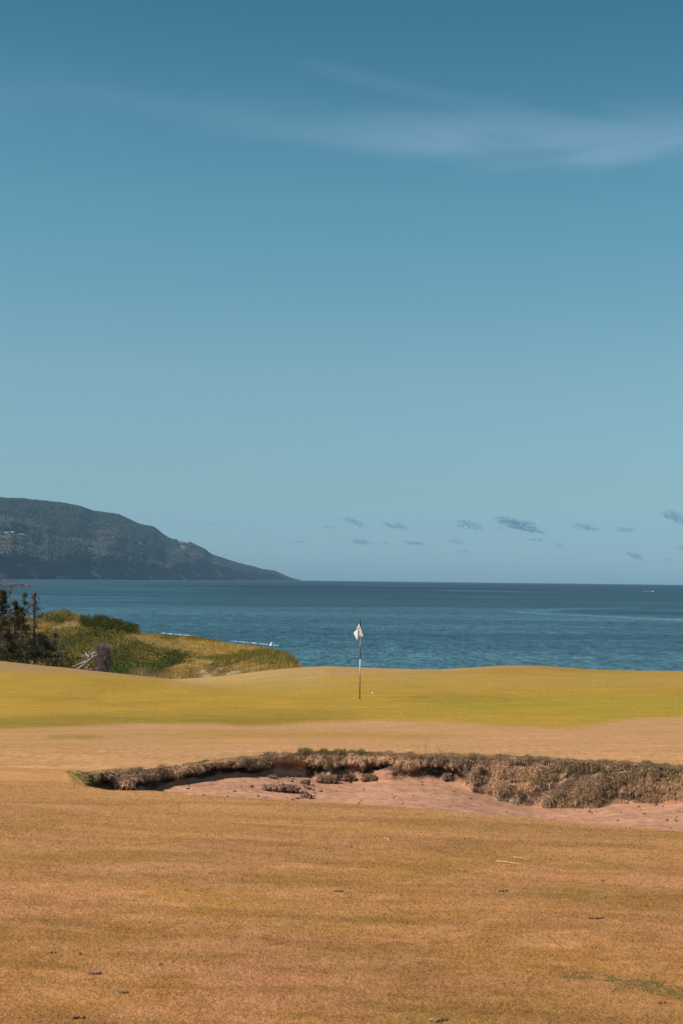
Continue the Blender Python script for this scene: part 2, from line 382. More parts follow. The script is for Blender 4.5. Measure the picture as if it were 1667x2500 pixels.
def floor_at(s, Y):
    s = np.atleast_1d(np.asarray(s, float)); tl = L(LIP, s); ts_ = np.minimum(np.interp(s, _ss, _tbs), tl-.004); Yn = 1.6/(-L(NEAR, s)-.04); zn = front_z(s*Yn, Yn)
    Yl = np.maximum((EYE-ZL)/(-tl), Yn+.5); a_ = .25+.65*sm(-.02, .07, s); k = np.clip((-ts_*Yl-(EYE-ZL))/(1+a_*.14), .03, None); Ys = np.clip(Yl-a_*k, Yn+.25, None)
    c = sm(S_OUT+.09, S_OUT, s)*sm(S_TIP-.001, S_TIP+.022, s)
    z = floor_z(s, np.asarray(Y, float), Yn, zn, Ys, ZL-k, Yl); return z*c+(1-c)*(zn+(ZL-zn)*np.clip((Y-Yn)/.3, 0, 1))
def bare(s, f):
    """where the bank is stripped to sand, 0..1"""
    u = CU+s*F
    b = sm(662, 682, u)*sm(765, 748, u)*sm(1.0, .9, f)
    b = np.maximum(b, sm(838, 850, u)*sm(895, 870, u)*sm(.75, .6, f)*.9)
    b = np.maximum(b, sm(800, 812, u)*sm(826, 815, u)*sm(.85, .7, f))
    b = np.maximum(b, sm(905, 930, u)*sm(1000, 950, u)*sm(.3, .2, f))
    return b
def bank_pt(s, f, rough=True):
    Yn, zn, Yb, zb, Yl, c = edges(s)
    hgt = ZL-zb; steep = sm(.12, .07, s)
    g = f-steep*.0*f
    Y = Yb+(Yl-Yb)*g**(1+.5*steep); z = zb+hgt*f**(1-.35*steep)
    x = s*Y
    # hollow under the turf edge, and clumps
    n = fbm(x*2.3+11, f*1.6+3, 3); cav = np.exp(-((f-.30-.10*n)/.17)**2)*steep*np.clip(.26+.28*n, 0, 1)*(1+.5*sm(-.03, -.08, s))*np.clip(hgt/.25, 0, 1)
    cav = cav*(1-.7*bare(s, f))
    Y = Y+cav
    if rough:
        w = np.clip(np.minimum(f, 1-f)*6, 0, 1)*np.clip(hgt/.12, 0, 1)*(1-.65*bare(s, f))
        Y = Y-w*(.09*fbm(x*3.8, z*5+Y, 3)+.07*fbm(x*12, z*14, 3)); z = z+w*(.045*fbm(x*3.7+31, Y*3.1, 3)+.045*fbm(x*11, Y*9+f*3, 3))
    return np.stack([s*Y, Y, z], -1)
def ground_h(s, Y): return np.where(Y < 15.5, 0, 1)*back_z(s, Y)

# ------------------------------------------------------------------ zones of colour on the ground (image-traced outlines turned into places)
def polymask(u, v, poly, soft=0):
    poly = np.array(poly, float); n = len(poly); ins = np.zeros(u.shape, bool)
    for i in range(n):
        x0, y0 = poly[i]; x1, y1 = poly[(i+1) % n]
        if y0 == y1: continue
        c = ((y0 > v) != (y1 > v)) & (u < (x1-x0)*(v-y0)/(y1-y0)+x0); ins ^= c
    return ins
SHRUBS = [[(100, 1512), (130, 1504), (170, 1500), (175, 1516), (150, 1522), (105, 1524)],
          [(188, 1523), (215, 1520), (270, 1522), (300, 1529), (345, 1545), (335, 1550), (300, 1552), (250, 1546), (205, 1540)],
          [(60, 1570), (130, 1548), (190, 1543), (250, 1548), (300, 1560), (350, 1580), (400, 1598), (440, 1608), (475, 1612), (440, 1620), (400, 1632), (385, 1655), (330, 1650), (260, 1645), (100, 1640), (60, 1640)],
          [(-200, 1540), (60, 1540), (60, 1640), (-200, 1640)]]
def shrub_mask(u, v):
    du = 13*fbm(u/24., v/9., 4); dv = 5*fbm(u/17.+9, v/7., 4)
    m = np.zeros(u.shape, bool)
    for p in SHRUBS: m |= polymask(u+du, v+dv, p)
    return m
def dune_tone(u, v, x, y):
    n = fbm(x*.22, y*.18+3, 4); n2 = fbm(x*.9+5, y*.6, 3)
    gold = np.array([.40, .255, .075]); olive = np.array([.17, .145, .035]); tan = np.array([.46, .32, .135]); brown = np.array([.22, .13, .05])
    c = gold*np.ones(u.shape+(1,))
    k = sm(-.05, .45, n)[..., None]; c = c*(1-k)+olive*k
    k = sm(.1, .6, n2)[..., None]*.5; c = c*(1-k)+brown*k
    def put(poly, colr, a=.8, sf=8):
        nonlocal c
        m = polymask(u+sf*fbm(u/25., v/10., 3), v+.4*sf*fbm(u/20.+4, v/8., 3), poly)[..., None]*a
        c = c*(1-m)+np.array(colr)*m
    put([(110, 1540), (180, 1516), (250, 1530), (345, 1552), (440, 1580), (520, 1596), (560, 1600), (480, 1598), (400, 1585), (300, 1553), (200, 1545)], tan, .75)
    put([(430, 1558), (540, 1572), (640, 1584), (590, 1602), (500, 1600), (440, 1575)], (.50, .33, .10), .7)
    put([(500, 1600), (590, 1592), (650, 1586), (730, 1600), (740, 1625), (640, 1622), (560, 1612), (470, 1612)], olive*1.15, .75)
    put([(170, 1498), (240, 1500), (290, 1530), (260, 1522), (180, 1520)], (.27, .19, .055), .7)
    put([(470, 1552), (540, 1552), (600, 1572), (560, 1573), (490, 1562)], olive, .7)
    put([(400, 1548), (490, 1556), (480, 1562), (400, 1556)], olive*.8, .6)
    return c

# ------------------------------------------------------------------ GROUND sheet
def s_samples():
    a = np.concatenate([np.linspace(-3, -.6, 26)[:-1], np.linspace(-.6, -.30, 60)[:-1], np.linspace(-.30, .30, 560)[:-1], np.linspace(.30, .6, 60)[:-1], np.linspace(.6, 3, 26)])
    return a
S = s_samples(); NC = len(S)
Yn, zn, Yb, zb, Yl, close = edges(S)
rows = []; tones = []; zone = []
def push(X, Y, Z, T, zn_): rows.append(np.stack([X, Y, Z], 1)); tones.append(T); zone.append(zn_)
def const(c): return np.ones((NC, 1))*np.array(c)
fgc = const((.50, .25, .095))
for y in np.linspace(-25, 3.5, 24):
    w = 4.+max(0, 4-y)*.8
    x = S*w; push(x, np.full(NC, y), front_z(x, y)+0*x, fgc, const((1, 1, 0)))
tq = np.linspace(1.6/4.2, 1, 1)
q = np.linspace(0, 1, 260)
for k in q:   # equal steps in sight line slope
    t0 = 1.6/4.0; t1 = 1.6/Yn; Y = 1.6/(t0+(t1-t0)*k)
    x = S*Y; push(x, Y, front_z(x, Y), fgc, const((1, 1, 0)))
SAND = np.array((.53, .26, .155)); CRUST = np.array((.39, .175, .11))
fr = np.linspace(0, 1, 90)[1:]
inb = sm(S_TIP+.05, S_TIP+.066, S)[:, None]*(close[:, None])
for k in fr:
    Y = Yn+(Yb-Yn)*k; x = S*Y
    dep = np.clip((ZL-zb)/.2, 0, 1)
    z = floor_at(S, Y)
    z = z+dep*(.02*fbm(x*1.8, Y*2.5, 3)+.006*fbm(x*9, Y*9, 3))*min(1, k*8, (1-k)*8)
    n = fbm(x*1.1+4, Y*2+2, 4)[:, None]
    T = SAND*(1+.10*n)+(CRUST-SAND)*sm(.25, .6, fbm(x*3, Y*4+9, 4))[:, None]*.6
    T = T*(1-.0)+0
    T = fgc*(1-inb)+T*inb
    push(x, Y, z, T, np.hstack([1-inb, .35+0*inb, 0*inb]))
SOIL_SHADE = np.array((.11, .062, .045)); THATCH = np.array((.34, .21, .135))
nb = 70
for k in np.linspace(0, 1, nb)[1:]:
    P = bank_pt(S, np.full(NC, k)); 
    br = np.maximum(bare(S, k), sm(.12, .0, k+.15*fbm(P[:, 0]*3, P[:, 2]*6+1, 3))*.8)[:, None]
    n = sm(-.3, .4, fbm(P[:, 0]*5, P[:, 2]*7+P[:, 1]*3, 3))[:, None]
    n = n*(1-.85*sm(.6, .4, k)*sm(.0, -.06, S)[:, None]); T = SOIL_SHADE*(1-n)+THATCH*n  # soil between thatch; lower left face painted darker as shadow under the lip
    T = T*(1-br)+SAND*(.92+.2*fbm(P[:, 0]*6, P[:, 2]*3, 3)[:, None])*br
    tip = sm(300, 200, CU+S*F)[:, None]; T = T*(1-tip)+np.array((.24, .18, .055))*tip
    has = np.clip((ZL-zb)/.03, 0, 1)[:, None]
    T = T*has+fgc*(1-has)
    push(P[:, 0], P[:, 1], P[:, 2], T, np.hstack([1-has, .9*has+.4*(1-has), 0*has]))
FR = np.array((.53, .27, .115)); FR2 = np.array((.46, .23, .07)); GR = np.array((.43, .245, .034)); GR2 = np.array((.375, .25, .028)); OL = np.array((.30, .195, .024)); TN = np.array((.50, .30, .10))
GEDGE = np.array([(-300, 1778), (0, 1776), (120, 1772), (230, 1769), (340, 1764), (470, 1766), (600, 1772), (700, 1765), (800, 1757), (900, 1753), (1000, 1757), (1120, 1766), (1250, 1775), (1340, 1779), (1420, 1776), (1480, 1766), (1560, 1756), (1667, 1748), (2000, 1742)], float)
CR = np.array([(-300, 1636), (0, 1640), (200, 1645), (300, 1651), (420, 1662), (430, 1664), (2000, 1600)], float)
def green_tone(P):
    u, v = proj(P); x, y = P[:, 0], P[:, 1]
    n = fbm(x*.25, y*.12, 4); n2 = fbm(x*.12+8, y*.10+2, 4)
    c = FR*np.ones((len(u), 1))
    band = sm(1.0, 0, np.abs(v-(1795+8*n))/16)*sm(300, 600, u)*sm(1250, 950, u)
    c = c+(np.array((.44, .235, .055))-c)*(band*.8)[:, None]
    b2 = sm(1.0, 0, np.abs(v-1800-4*n)/9)*sm(100, 150, u+30*n2)*sm(275, 215, u)
    c = c+(np.array((.24, .17, .025))-c)*(b2*.8)[:, None]
    b3 = sm(-.1, .5, n2)*sm(1770, 1790, v); c = c+(FR2-c)*(b3*.6)[:, None]
    ge = np.interp(u, GEDGE[:, 0], GEDGE[:, 1])+5*fbm(x*.5, y*.3, 3)
    m = sm(ge+9+8*n, ge-9+8*n, v)
    g = GR*np.ones((len(u), 1))
    k = sm(900, 1150, u+60*n)*sm(1688, 1700, v+4*n)*sm(1765, 1735, v)
    g = g+(GR2-g)*(k*.85)[:, None]
    k = sm(ge-34, ge-12, v+8*n)*sm(1000, 700, u); g = g+(OL-g)*(k*.7)[:, None]
    k = sm(1690, 1672, v+5*n)*sm(700, 860, u)*.7+sm(1.0, 0, np.abs(v-(1690-(u-1000)*.012))/8)*sm(800, 1000, u)*sm(1500,1300,u)*.4; g = g+(np.array((.42, .245, .05))-g)*np.clip(k, 0, 1)[:, None]
    lob = np.interp(u, [420, 520, 600, 700, 800], [1664, 1676, 1683, 1686, 1684])
    k = sm(lob+2, lob-3, v)*sm(415, 440, u)*sm(860, 740, u); g = g+(np.array((.40, .245, .065))-g)*k[:, None]*.9
    k = sm(-.1, .5, n2+.3*n); g = g*(1-.12*k[:, None])
    c = c+(g-c)*m[:, None]
    tl = np.interp(u, CR[:, 0], CR[:, 1]); k = sm(tl+3, tl-2, v+1.5*n); c = c+(np.array((.40, .225, .085))-c)*k[:, None]
    cz = tabz(u*0+P[:, 0]/P[:, 1], np.full(len(u), 60.)); uc, vc = proj(np.stack([P[:, 0]/P[:, 1]*60, np.full(len(u), 60.), cz], 1))
    k = sm(vc+40, vc+2, v)*(.45*sm(1300, 900, u)+.35*sm(750, 600, u))*sm(380, 450, u); c = c+(TN-c)*k[:, None]
    return c
yb = []
for k in np.linspace(0, 1, 200)[1:]:   # lip to the crest at 60 m, equal steps in 1/Y
    Y = 1/(1/Yl*(1-k)+1/60.*k); yb.append(Y)
for y in np.linspace(60, 165, 240)[1:]: yb.append(np.full(NC, y))
for y in (172, 180, 190, 200): yb.append(np.full(NC, float(y)))
for Y in yb:
    z = back_z(S, Y)
    lift = (1-sm(0, .5, Y-Yl)); z = z*(1-lift)+ZL*lift if Y[0] < 30 else z
    P = np.stack([S*Y, Y, z], 1); u, v = proj(P)
    T = green_tone(P)
    d = dune_amt(S, Y)[:, None]
    if d.max() > 0:
        T = T*(1-d)+dune_tone(u, v, P[:, 0], Y)*d
        sh = shrub_mask(u, v)[:, None]*d; T = T*(1-sh)+np.array((.05, .055, .014))*sh
        # sandy blow-out on the near face of the dune
        so = polymask(u+10*fbm(u/14., v/8., 3), v+5*fbm(u/11., v/6.+3, 3), [(430, 1660), (450, 1640), (500, 1632), (545, 1622), (600, 1632), (620, 1650), (560, 1660)])[:, None]*d*.9
        so2 = so*sm(-.05, .4, fbm(P[:, 0]*1.1, z*2.5+Y*.2, 4))[:, None]
        T = T*(1-so)+np.array((.16, .11, .05))*so; T = T*(1-so2)+np.array((.46, .30, .20))*so2
    sea = sm(3, 1, z)[:, None]; T = T*(1-sea)+np.array((.35, .22, .15))*sea
    push(P[:, 0], Y, z, T, np.hstack([0*d, .12+.6*d, 0*d]))
V = np.concatenate(rows); T = np.concatenate(tones); ZN = np.concatenate(zone)
GM = ground_mat()
g = mesh_np('ground', V, [grid_faces(len(rows), NC)], GM, np.clip(T, .005, 1), True)
a = g.data.color_attributes.new('zone', 'FLOAT_COLOR', 'POINT'); zz = np.ones((len(V), 4), np.float32); zz[:, :3] = ZN; a.data.foreach_set('color', zz.ravel())
tag(g, kind='structure')

# ------------------------------------------------------------------ mown dry turf in front
n = 560000
s = rng.uniform(-.45, .45, n); t = rng.uniform(1.6/15.5, 1.6/3.9, n)**1.0; Y = 1.6/t
Yn_, *_x = edges(s); ok = Y < Yn_-.01; s, Y = s[ok], Y[ok]; n = len(s); x = s*Y; z = front_z(x, Y)-.001
h = rng.uniform(.004, .012, n)*(1+.05*Y); w = rng.uniform(.0014, .0030, n)*(1+.10*Y)
an = rng.uniform(0, 6.28, n); ln = rng.uniform(.5, 2.2, n); D = np.stack([np.cos(an)*ln*.6, np.sin(an)*ln*.6, np.ones(n)*.55], 1)
tv = (rng.uniform(.74, 1.3, n)*np.where(rng.uniform(0, 1, n) < .012, 1.9, 1)*np.where(rng.uniform(0, 1, n) < .05, .5, 1))[:, None]*np.array([1, 1, 1.])*(1+rng.normal(0, .05, (n, 3)))
turf = blade_mesh(np.stack([x, Y, z], 1), D, h, w, np.zeros((n, 3)), np.clip(tv, .3, 2.2), 1)
o = mesh_np('dry_turf', turf[0], turf[1], turf_mat(), turf[2]); tag(o, 'closely mown straw-coloured turf in front of the bunker', 'grass', kind='stuff')

# ------------------------------------------------------------------ grass on the bunker bank
GRASS = leafy('dry_grass', .25)
parts = []
def palette(n, cols, w):
    i = rng.choice(len(cols), n, p=np.array(w)/sum(w)); return np.array(cols, float)[i]*rng.uniform(.7, 1.25, n)[:, None]
n = 290000
s = rng.uniform(S_TIP, .40, n); f = rng.uniform(0, 1, n)**.9
P = bank_pt(s, f); hh = ZL-edges(s)[3]
cl = fbm(P[:, 0]*3.2, P[:, 2]*6+P[:, 1]*2, 3)
keep = (bare(s, f) < .35) & (cl+rng.normal(0, .25, n) > -.28+.25*sm(.35, .0, f)) & (hh > .01) & (rng.uniform(0, 1, n) < np.clip(hh/.3, .25, 1))
keep &= (f > .05+.08*fbm(P[:, 0]*4, 1+0*s, 2))
s, f, P, cl = s[keep], f[keep], P[keep], cl[keep]; n = len(s)
steep = sm(.12, .07, s); low = steep*sm(.62, .38, f)*sm(-.02, -.06, s)+.6*steep*sm(.45, .2, f); kp = rng.uniform(0, 1, n) > low*.97; s, f, P, cl, steep = s[kp], f[kp], P[kp], cl[kp], steep[kp]; n = len(s)
an = rng.normal(-1.57, .9, n); D = np.stack([np.cos(an)*.7, np.sin(an)*.7, rng.normal(.5, .4, n)-.35*steep], 1)
green = sm(.1, .45, fbm(P[:, 0]*1.4+9, P[:, 2]*3+P[:, 1], 3))*sm(.02, .12, s)+.25*sm(.86, 1, f)
c = palette(n, [(.74, .49, .31), (.56, .36, .22), (.90, .62, .42), (.30, .18, .11), (.72, .44, .19)], [4, 4, 4, 2.6, 1])
tn_ = fbm(P[:, 0]*1.1+40, P[:, 2]*3+P[:, 1]*1.4, 3); c = c*(.80+.42*sm(-.45, .45, tn_)-.25*sm(.1, -.4, cl))[:, None]
c = c+(np.array((.36, .24, .12))*rng.uniform(.6, 1.1, n)[:, None]-c)*(.45*sm(.25, .6, fbm(P[:, 0]*.8+70, P[:, 2]*2+P[:, 1], 3)))[:, None]
gk = (rng.uniform(0, 1, n) < np.maximum(green*.38, .75*sm(285, 190, CU+s*F)))[:, None]; c = c*(1-gk)+palette(n, [(.22, .18, .055), (.30, .23, .08), (.17, .15, .045)], [1, 1, 1])*gk
B = np.stack([rng.normal(0, .35, n), rng.normal(-.15, .3, n), -rng.uniform(.1, .9, n)], 1); hgt_ = ZL-edges(s)[3]
parts.append(blade_mesh(P, D, rng.uniform(.022, .09, n)*(1-.4*steep)*(.7+.8*sm(-.2, .5, cl))*np.clip(hgt_/.12, .3, 1), rng.uniform(.003, .007, n), B, c))
# upright fringe on the lip
n = 52000
s = rng.uniform(S_TIP+.004, .41, n); Yl_ = edges(s)[4]; off = rng.uniform(-.06, .26, n)
Y = Yl_+off; u = CU+s*F
dens = .35+.9*fbm(s*60, off*2, 3)+.5*sm(640, 800, u)
keep = (rng.uniform(0, 1, n) < dens) & ((off > -.03) | (s > .03)); s, Y, u = s[keep], Y[keep], u[keep]; n = len(s)
P = np.stack([s*Y, Y, np.full(n, ZL-.005)], 1)
oliv = sm(690, 740, u)*sm(960, 900, u)*.75+sm(390, 420, u)*sm(540, 500, u)*.6+sm(330, 200, u)*.8+.18*sm(1000, 1300, u)
c = palette(n, [(.46, .29, .18), (.36, .23, .14), (.55, .36, .21)], [2, 2, 1]); gk = (rng.uniform(0, 1, n) < oliv)[:, None]
c = c*(1-gk)+palette(n, [(.20, .16, .055), (.27, .20, .07), (.15, .125, .045)], [1, 1, 1])*gk
hm = (.022+.055*sm(-.25, .5, fbm(s*110, Y*.4, 3)))*(.40+.75*sm(600, 720, u)-.62*sm(940, 1040, u)+.15*sm(1350, 1500, u))*sm(156, 300, u)+.008
parts.append(blade_mesh(P, np.stack([rng.normal(0, .3, n), rng.normal(-.05, .25, n), np.ones(n)], 1), hm*rng.uniform(.5, 1.3, n), rng.uniform(.003, .006, n), np.stack([rng.normal(.05, .25, n), rng.normal(0, .2, n), -rng.uniform(0, .2, n)], 1), c))
# tall thin seed stalks
n = 170
u = np.concatenate([rng.uniform(930, 1660, 120), rng.uniform(1040, 1100, 25), rng.uniform(720, 960, 25)]); s = (u-CU)/F; Y = edges(s)[4]+rng.uniform(-.25, .3, n)
P = np.stack([s*Y, Y, np.full(n, ZL-.03)], 1)
c = palette(n, [(.50, .33, .16), (.40, .26, .14)], [1, 1])
parts.append(blade_mesh(P, np.stack([rng.normal(-.12, .2, n), rng.normal(0, .2, n), np.ones(n)], 1), rng.uniform(.10, .30, n), np.full(n, .0022), np.stack([rng.normal(-.05, .12, n), rng.normal(0, .1, n), np.zeros(n)], 1), c))
V, Fs, C_ = join_blades(parts)
o = mesh_np('bank_grass', V, Fs, GRASS, C_); tag(o, 'shaggy dead and olive grass clothing the far bank and rim of the sand bunker', 'grass', kind='stuff')

# ------------------------------------------------------------------ turf clods and tussocks in the bunker
CLOD = tone_mat('turf_clod', .95, 30, .01)
def sand_z(s, Y): return float(floor_at(s, Y)[0])
def sand_hit(u, v):
    s, t = map(float, st(u, v)); Yn_, _, Yb_, _, Yl_, _ = [float(np.ravel(q)[0]) for q in edges(np.array([s]))]
    best = None
    for Y in np.linspace(Yl_-.05, Yn_+.02, 260):
        zr = EYE+t*Y
        if abs(zr-sand_z(s, Y)) < .004: return Vector((s*Y, Y, sand_z(s, Y)))
        d = abs(zr-sand_z(s, Y))
        if best is None or d < best[0]: best = (d, Y)
    return Vector((s*best[1], best[1], sand_z(s, best[1])))
def clod(u, v, wpx, hpx, label, seed, grass=1.0, green=0.0, lumps=5, group='turf clods fallen on the bunker sand'):
    p = sand_hit(u, v); W = wpx/F*p.y; H = hpx/F*p.y
    e = empty('turf_clod', p); m = MB(); r = random.Random(seed)
    for i in range(lumps):
        cx = (i+.5)/lumps*W-W/2; q = r.uniform(.75, 1.1)
        m.lump((cx, r.uniform(-.02, .02), H*.28*q), (W/lumps*.95, H*.6, H*.45*q*r.uniform(.6, 1.2)), seed*7+i, 16, 11, .75, np.array((.22, .125, .085))*r.uniform(.7, 1.4), 2.2)
    m.build('soil', CLOD, e)
    n = int(200*grass*max(1, W*8)); X = rng.uniform(-W/2, W/2, n); a = rng.uniform(0, math.pi, n)
    Pg = np.stack([X, -np.cos(a)*H*.4, H*.25+np.sin(a)*H*.45], 1)
    D = np.stack([rng.normal(0, .6, n), -np.cos(a)*.8+rng.normal(0, .3, n), np.sin(a)], 1)
    c = palette(n, [(.55, .35, .22), (.42, .26, .16), (.70, .46, .30)], [1, 1, 1])
    gk = (rng.uniform(0, 1, n) < green)[:, None]; c = c*(1-gk)+palette(n, [(.14, .12, .03), (.2, .15, .05)], [1, 1])*gk
    V, f, cc = blade_mesh(Pg, D, rng.uniform(.2, .5, n)*H, rng.uniform(.003, .006, n), np.stack([rng.normal(0, .3, n), rng.normal(-.2, .3, n), -rng.uniform(0, .8, n)], 1), c)
    mesh_np('turf', V, f, GRASS, cc, parent=e); tag(e, label, 'turf clod', group)
clod(686, 1931, 84, 18, 'long flat slab of fallen brown turf on the sand below the bare scarp', 1, .7, .2, 7)
clod(745, 1916, 17, 14, 'small dark wedge of turf on the sand right above the long slab', 2, .5, .2, 2)
clod(752, 1925, 15, 8, 'smallest crumb of turf on the sand between the wedge and the crumbly heap', 3, .3, .1, 2)
clod(742, 1937, 14, 8, 'pebble-like brown clod on the sand just left of the crumbly heap', 4, .2, 0, 2)
clod(748, 1951, 26, 16, 'crumbly heap of dark turf on the sand near the mown edge', 5, .6, .1, 4)
clod(667, 1900, 18, 9, 'brown clod resting at the foot of the bare sandy scarp', 6, .4, .1, 3)
clod(800, 1912, 44, 22, 'shaggy grey tussock slumped down the bank right of the bare scarp', 7, 2.2, 0, 4)
clod(845, 1907, 42, 16, 'olive-green tussock at the foot of the bank beside the slumped grey one', 8, 2.4, .75, 4)
clod(900, 1907, 36, 18, 'dry grey tussock standing apart at the foot of the bank', 9, 2.2, .05, 4)
clod(1090, 1902, 18, 17, 'orange-brown leafy tussock at the foot of the bank', 10, 1.0, 0, 2)
clod(1103, 1935, 8, 4, 'tiny brown clod alone on the smooth sand', 11, .3, 0, 1)
clod(1142, 1952, 9, 4, 'tiny elongated clod on the sand below the step in the bank', 12, .3, 0, 1)
# crumbs
m = MB(); n = 260
for i in range(n):
    if i < 120: u = random.gauss(720, 45); v = random.uniform(1895, 1955)
    else: u = random.uniform(470, 1660); v = None
    s = (u-CU)/F
    if v is None:
        a = float(np.interp(s, BASE[0], BASE[1])); b = float(np.interp(s, NEAR[0], NEAR[1])); k = random.random()**1.6
        tt = a+(b-a)*k*.95; v = CV+(math.tan(-math.atan(tt)*-1*-1) if False else 0)*0
        Y0 = None
        Yn_, _, Yb_, _, _, _ = [float(np.ravel(q)[0]) for q in edges(np.array([s]))]; Y = Yb_-(Yb_-Yn_)*k*.8
        p = (s*Y, Y, sand_z(s, Y))
    else:
        q = sand_hit(u, v); p = tuple(q)
    r = random.uniform(.004, .012) if random.random() < .85 else random.uniform(.012, .02)
    m.lump((p[0], p[1], p[2]+r*.3), (r*1.3, r, r*.7), i, 6, 4, .4, np.array((.16, .08, .055))*random.uniform(.7, 1.4))
o = m.build('sand_crumbs', CLOD); tag(o, 'crumbs of soil scattered over the pink bunker sand', 'soil crumbs', kind='stuff')

# ------------------------------------------------------------------ divots, straws
def fg(u, v):
    s, t = map(float, st(u, v)); Y = 1.6/(-t-.04); x = s*Y
    for _ in range(8): z = float(front_z(x, Y)); Y = (z-EYE)/t; x = s*Y
    return Vector((x, Y, z))
DIV = [(1455, 2243, 44, 'dark torn-up divot lying across the middle right of the dry foreground'),
       (1225, 2176, 30, 'brown divot above the largest dark divot of the foreground'),
       (825, 2178, 26, 'brown divot near the middle of the foreground, left of the others in its row'),
       (903, 2067, 0, ''), (850, 2068, 20, 'small green-flecked divot nearest the bunker'),
       (1470, 2151, 10, 'tiny dark scrap of turf at the right below the bunker'),
       (1447, 2314, 14, 'small dark scrap of turf between the big divot and the green streak'),
       (1613, 2450, 22, 'brown scrap of turf below the green streak of grass'),
       (1070, 2494, 48, 'broad dark scrap of turf cut by the bottom edge near the middle'),
       (192, 2487, 34, 'greyish patch of loose turf at the bottom left'),
       (130, 2327, 20, 'dark scrap of turf at the left, farthest left of the small scraps'),
       (231, 2379, 34, 'low brown divot in the lower left of the foreground'),
       (300, 2424, 28, 'thin dark divot just above the bottom left patch'),
       (196, 2331, 10, 'crumb of dark turf beside the leftmost scrap'),
       (392, 2356, 12, 'dark speck of turf in the lower left, right of the low brown divot')]
for i, (u, v, wpx, lab) in enumerate(DIV):
    if not wpx: continue
    p = fg(u, v); W = .75*wpx/F*p.y; m = MB(); r = random.Random(i+50)
    k = 4
    for j in range(k):
        a = (j+.5)/k-.5
        m.lump((p.x+a*W, p.y+r.uniform(-.2, .2)*W, p.z+.005), (W/k*.95, W*.13*r.uniform(.5, 1.3), .006+.02*W*r.uniform(.4, 1)), i*9+j, 14, 8, .9, np.array((.30, .165, .085))*r.uniform(.6, 1.5), 3.)
    o = m.build('divot', CLOD); tag(o, lab, 'divot', 'divots torn in the dry foreground turf')
STR = tone_mat('straw', .7)
for i, (a, b, lab) in enumerate([((936, 2047), (950, 2057), 'short pale straw lying on the dry turf below the middle of the bunker'),
                   ((1210, 2105), (1272, 2114), 'long pale straw lying on the dry turf, lower of the two at the right'),
                   ((1252, 2095), (1290, 2104), 'pale straw lying on the dry turf, upper of the two at the right')]):
    p, q = fg(*a), fg(*b); mm = (p+q)/2+Vector((0, .01, .012)); m = MB()
    m.tube([p+Vector((0, 0, .01)), mm, q+Vector((0, 0, .012))], [.0035, .003, .002], 5, (.62, .45, .24)); tag(m.build('straw', STR), lab, 'straw', 'fallen straws')

# ------------------------------------------------------------------ flagstick, flag, ball, hole
s, t = map(float, st(877, 1705)); YF = 38.6; zf = float(back_z(np.array([s]), np.array([YF]))[0]); base = Vector((s*YF, YF, zf))
m_r, nt, out = new_mat('red_paint'); bsdf(nt, out, mix(nt, noise(nt, objco(nt), 12, 3), (.13, .005, .008), (.18, .008, .012)), .4, None, .4)
m_w, nt, out = new_mat('white_paint'); bsdf(nt, out, mix(nt, noise(nt, objco(nt), 12, 3), (.72, .72, .70), (.84, .84, .82)), .4, None, .4)
m_d, nt, out = new_mat('dark_fitting'); bsdf(nt, out, mix(nt, noise(nt, objco(nt), 40, 3), (.03, .02, .03), (.07, .03, .04)), .5)
stick = empty('flagstick', base); tag(stick, 'red and white banded golf flagstick standing in the green', 'flagstick')
def hz(v): return (1705-v)/F*YF*1.003
lean = -.002
def seg(name, v0, v1, r0, r1, mat, n=12):
    m = MB(); z0, z1 = hz(v0), hz(v1); m.tube([(lean*z0, 0, z0), (lean*z1, 0, z1)], [r0, r1], n); o = m.build(name, mat, stick, True); return o
seg('pole_section', 1710, 1650, .0138, .013, m_r); seg('pole_section', 1650, 1609, .0138, .013, m_w)
seg('pole_section', 1609, 1577, .0138, .013, m_r); seg('pole_section', 1577, 1545, .0138, .013, m_w)
seg('pole_section', 1545, 1519, .0138, .013, m_r); seg('pole_tip', 1519, 1513, .012, .006, m_d)
m = MB(); m.tube([(lean*hz(1521), 0, hz(1521)), (lean*hz(1518), 0, hz(1518))], .016, 12); m.build('collar', m_d, stick, True)
# flag cloth: a square pennant hanging in folds from one corner side
def cloth():
    """outline points in photo pixels with depth folds (metres toward the camera)"""
    K = {'A': (875.2, 1519.5, 0), 'B': (869, 1534, -.03), 'C': (861, 1546.3, -.08), 'D': (863.7, 1551.0, -.055), 'E': (870.5, 1563.5, .03), 'Fp': (875.3, 1552.3, .02),
         'G': (886.8, 1555.2, .055), 'H': (881, 1537, .035), 'I': (877.6, 1526, .01), 'M': (873.3, 1542.5, .03), 'N': (867.2, 1544, .0), 'T': (875.8, 1531, .02)}
    cloth.K = K
    idx = {}; V = []
    for k, (u, v, d) in K.items():
        p = at(u, v, YF-.03-d)-base; idx[k] = len(V); V.append(tuple(p))
    tr = [('A', 'B', 'T'), ('B', 'N', 'T'), ('B', 'C', 'N'), ('C', 'D', 'N'), ('D', 'E', 'N'), ('N', 'E', 'M'), ('E', 'Fp', 'M'), ('N', 'M', 'T'), ('T', 'M', 'H'), ('A', 'T', 'I'), ('T', 'H', 'I'), ('M', 'Fp', 'G'), ('M', 'G', 'H')]
    cloth.tr = tr
    return V, [tuple(idx[a] for a in q) for q in tr], idx
V, tr, idx = cloth()
me = bpy.data.meshes.new('flag_cloth'); me.from_pydata(V, [], tr); me.update()
m_f, nt, out = new_mat('flag_fabric')
c = mix(nt, noise(nt, objco(nt), 9, 3), (.84, .82, .82), (.92, .91, .91)); nbp = bump(nt, noise(nt, objco(nt), 14, 3), .01)
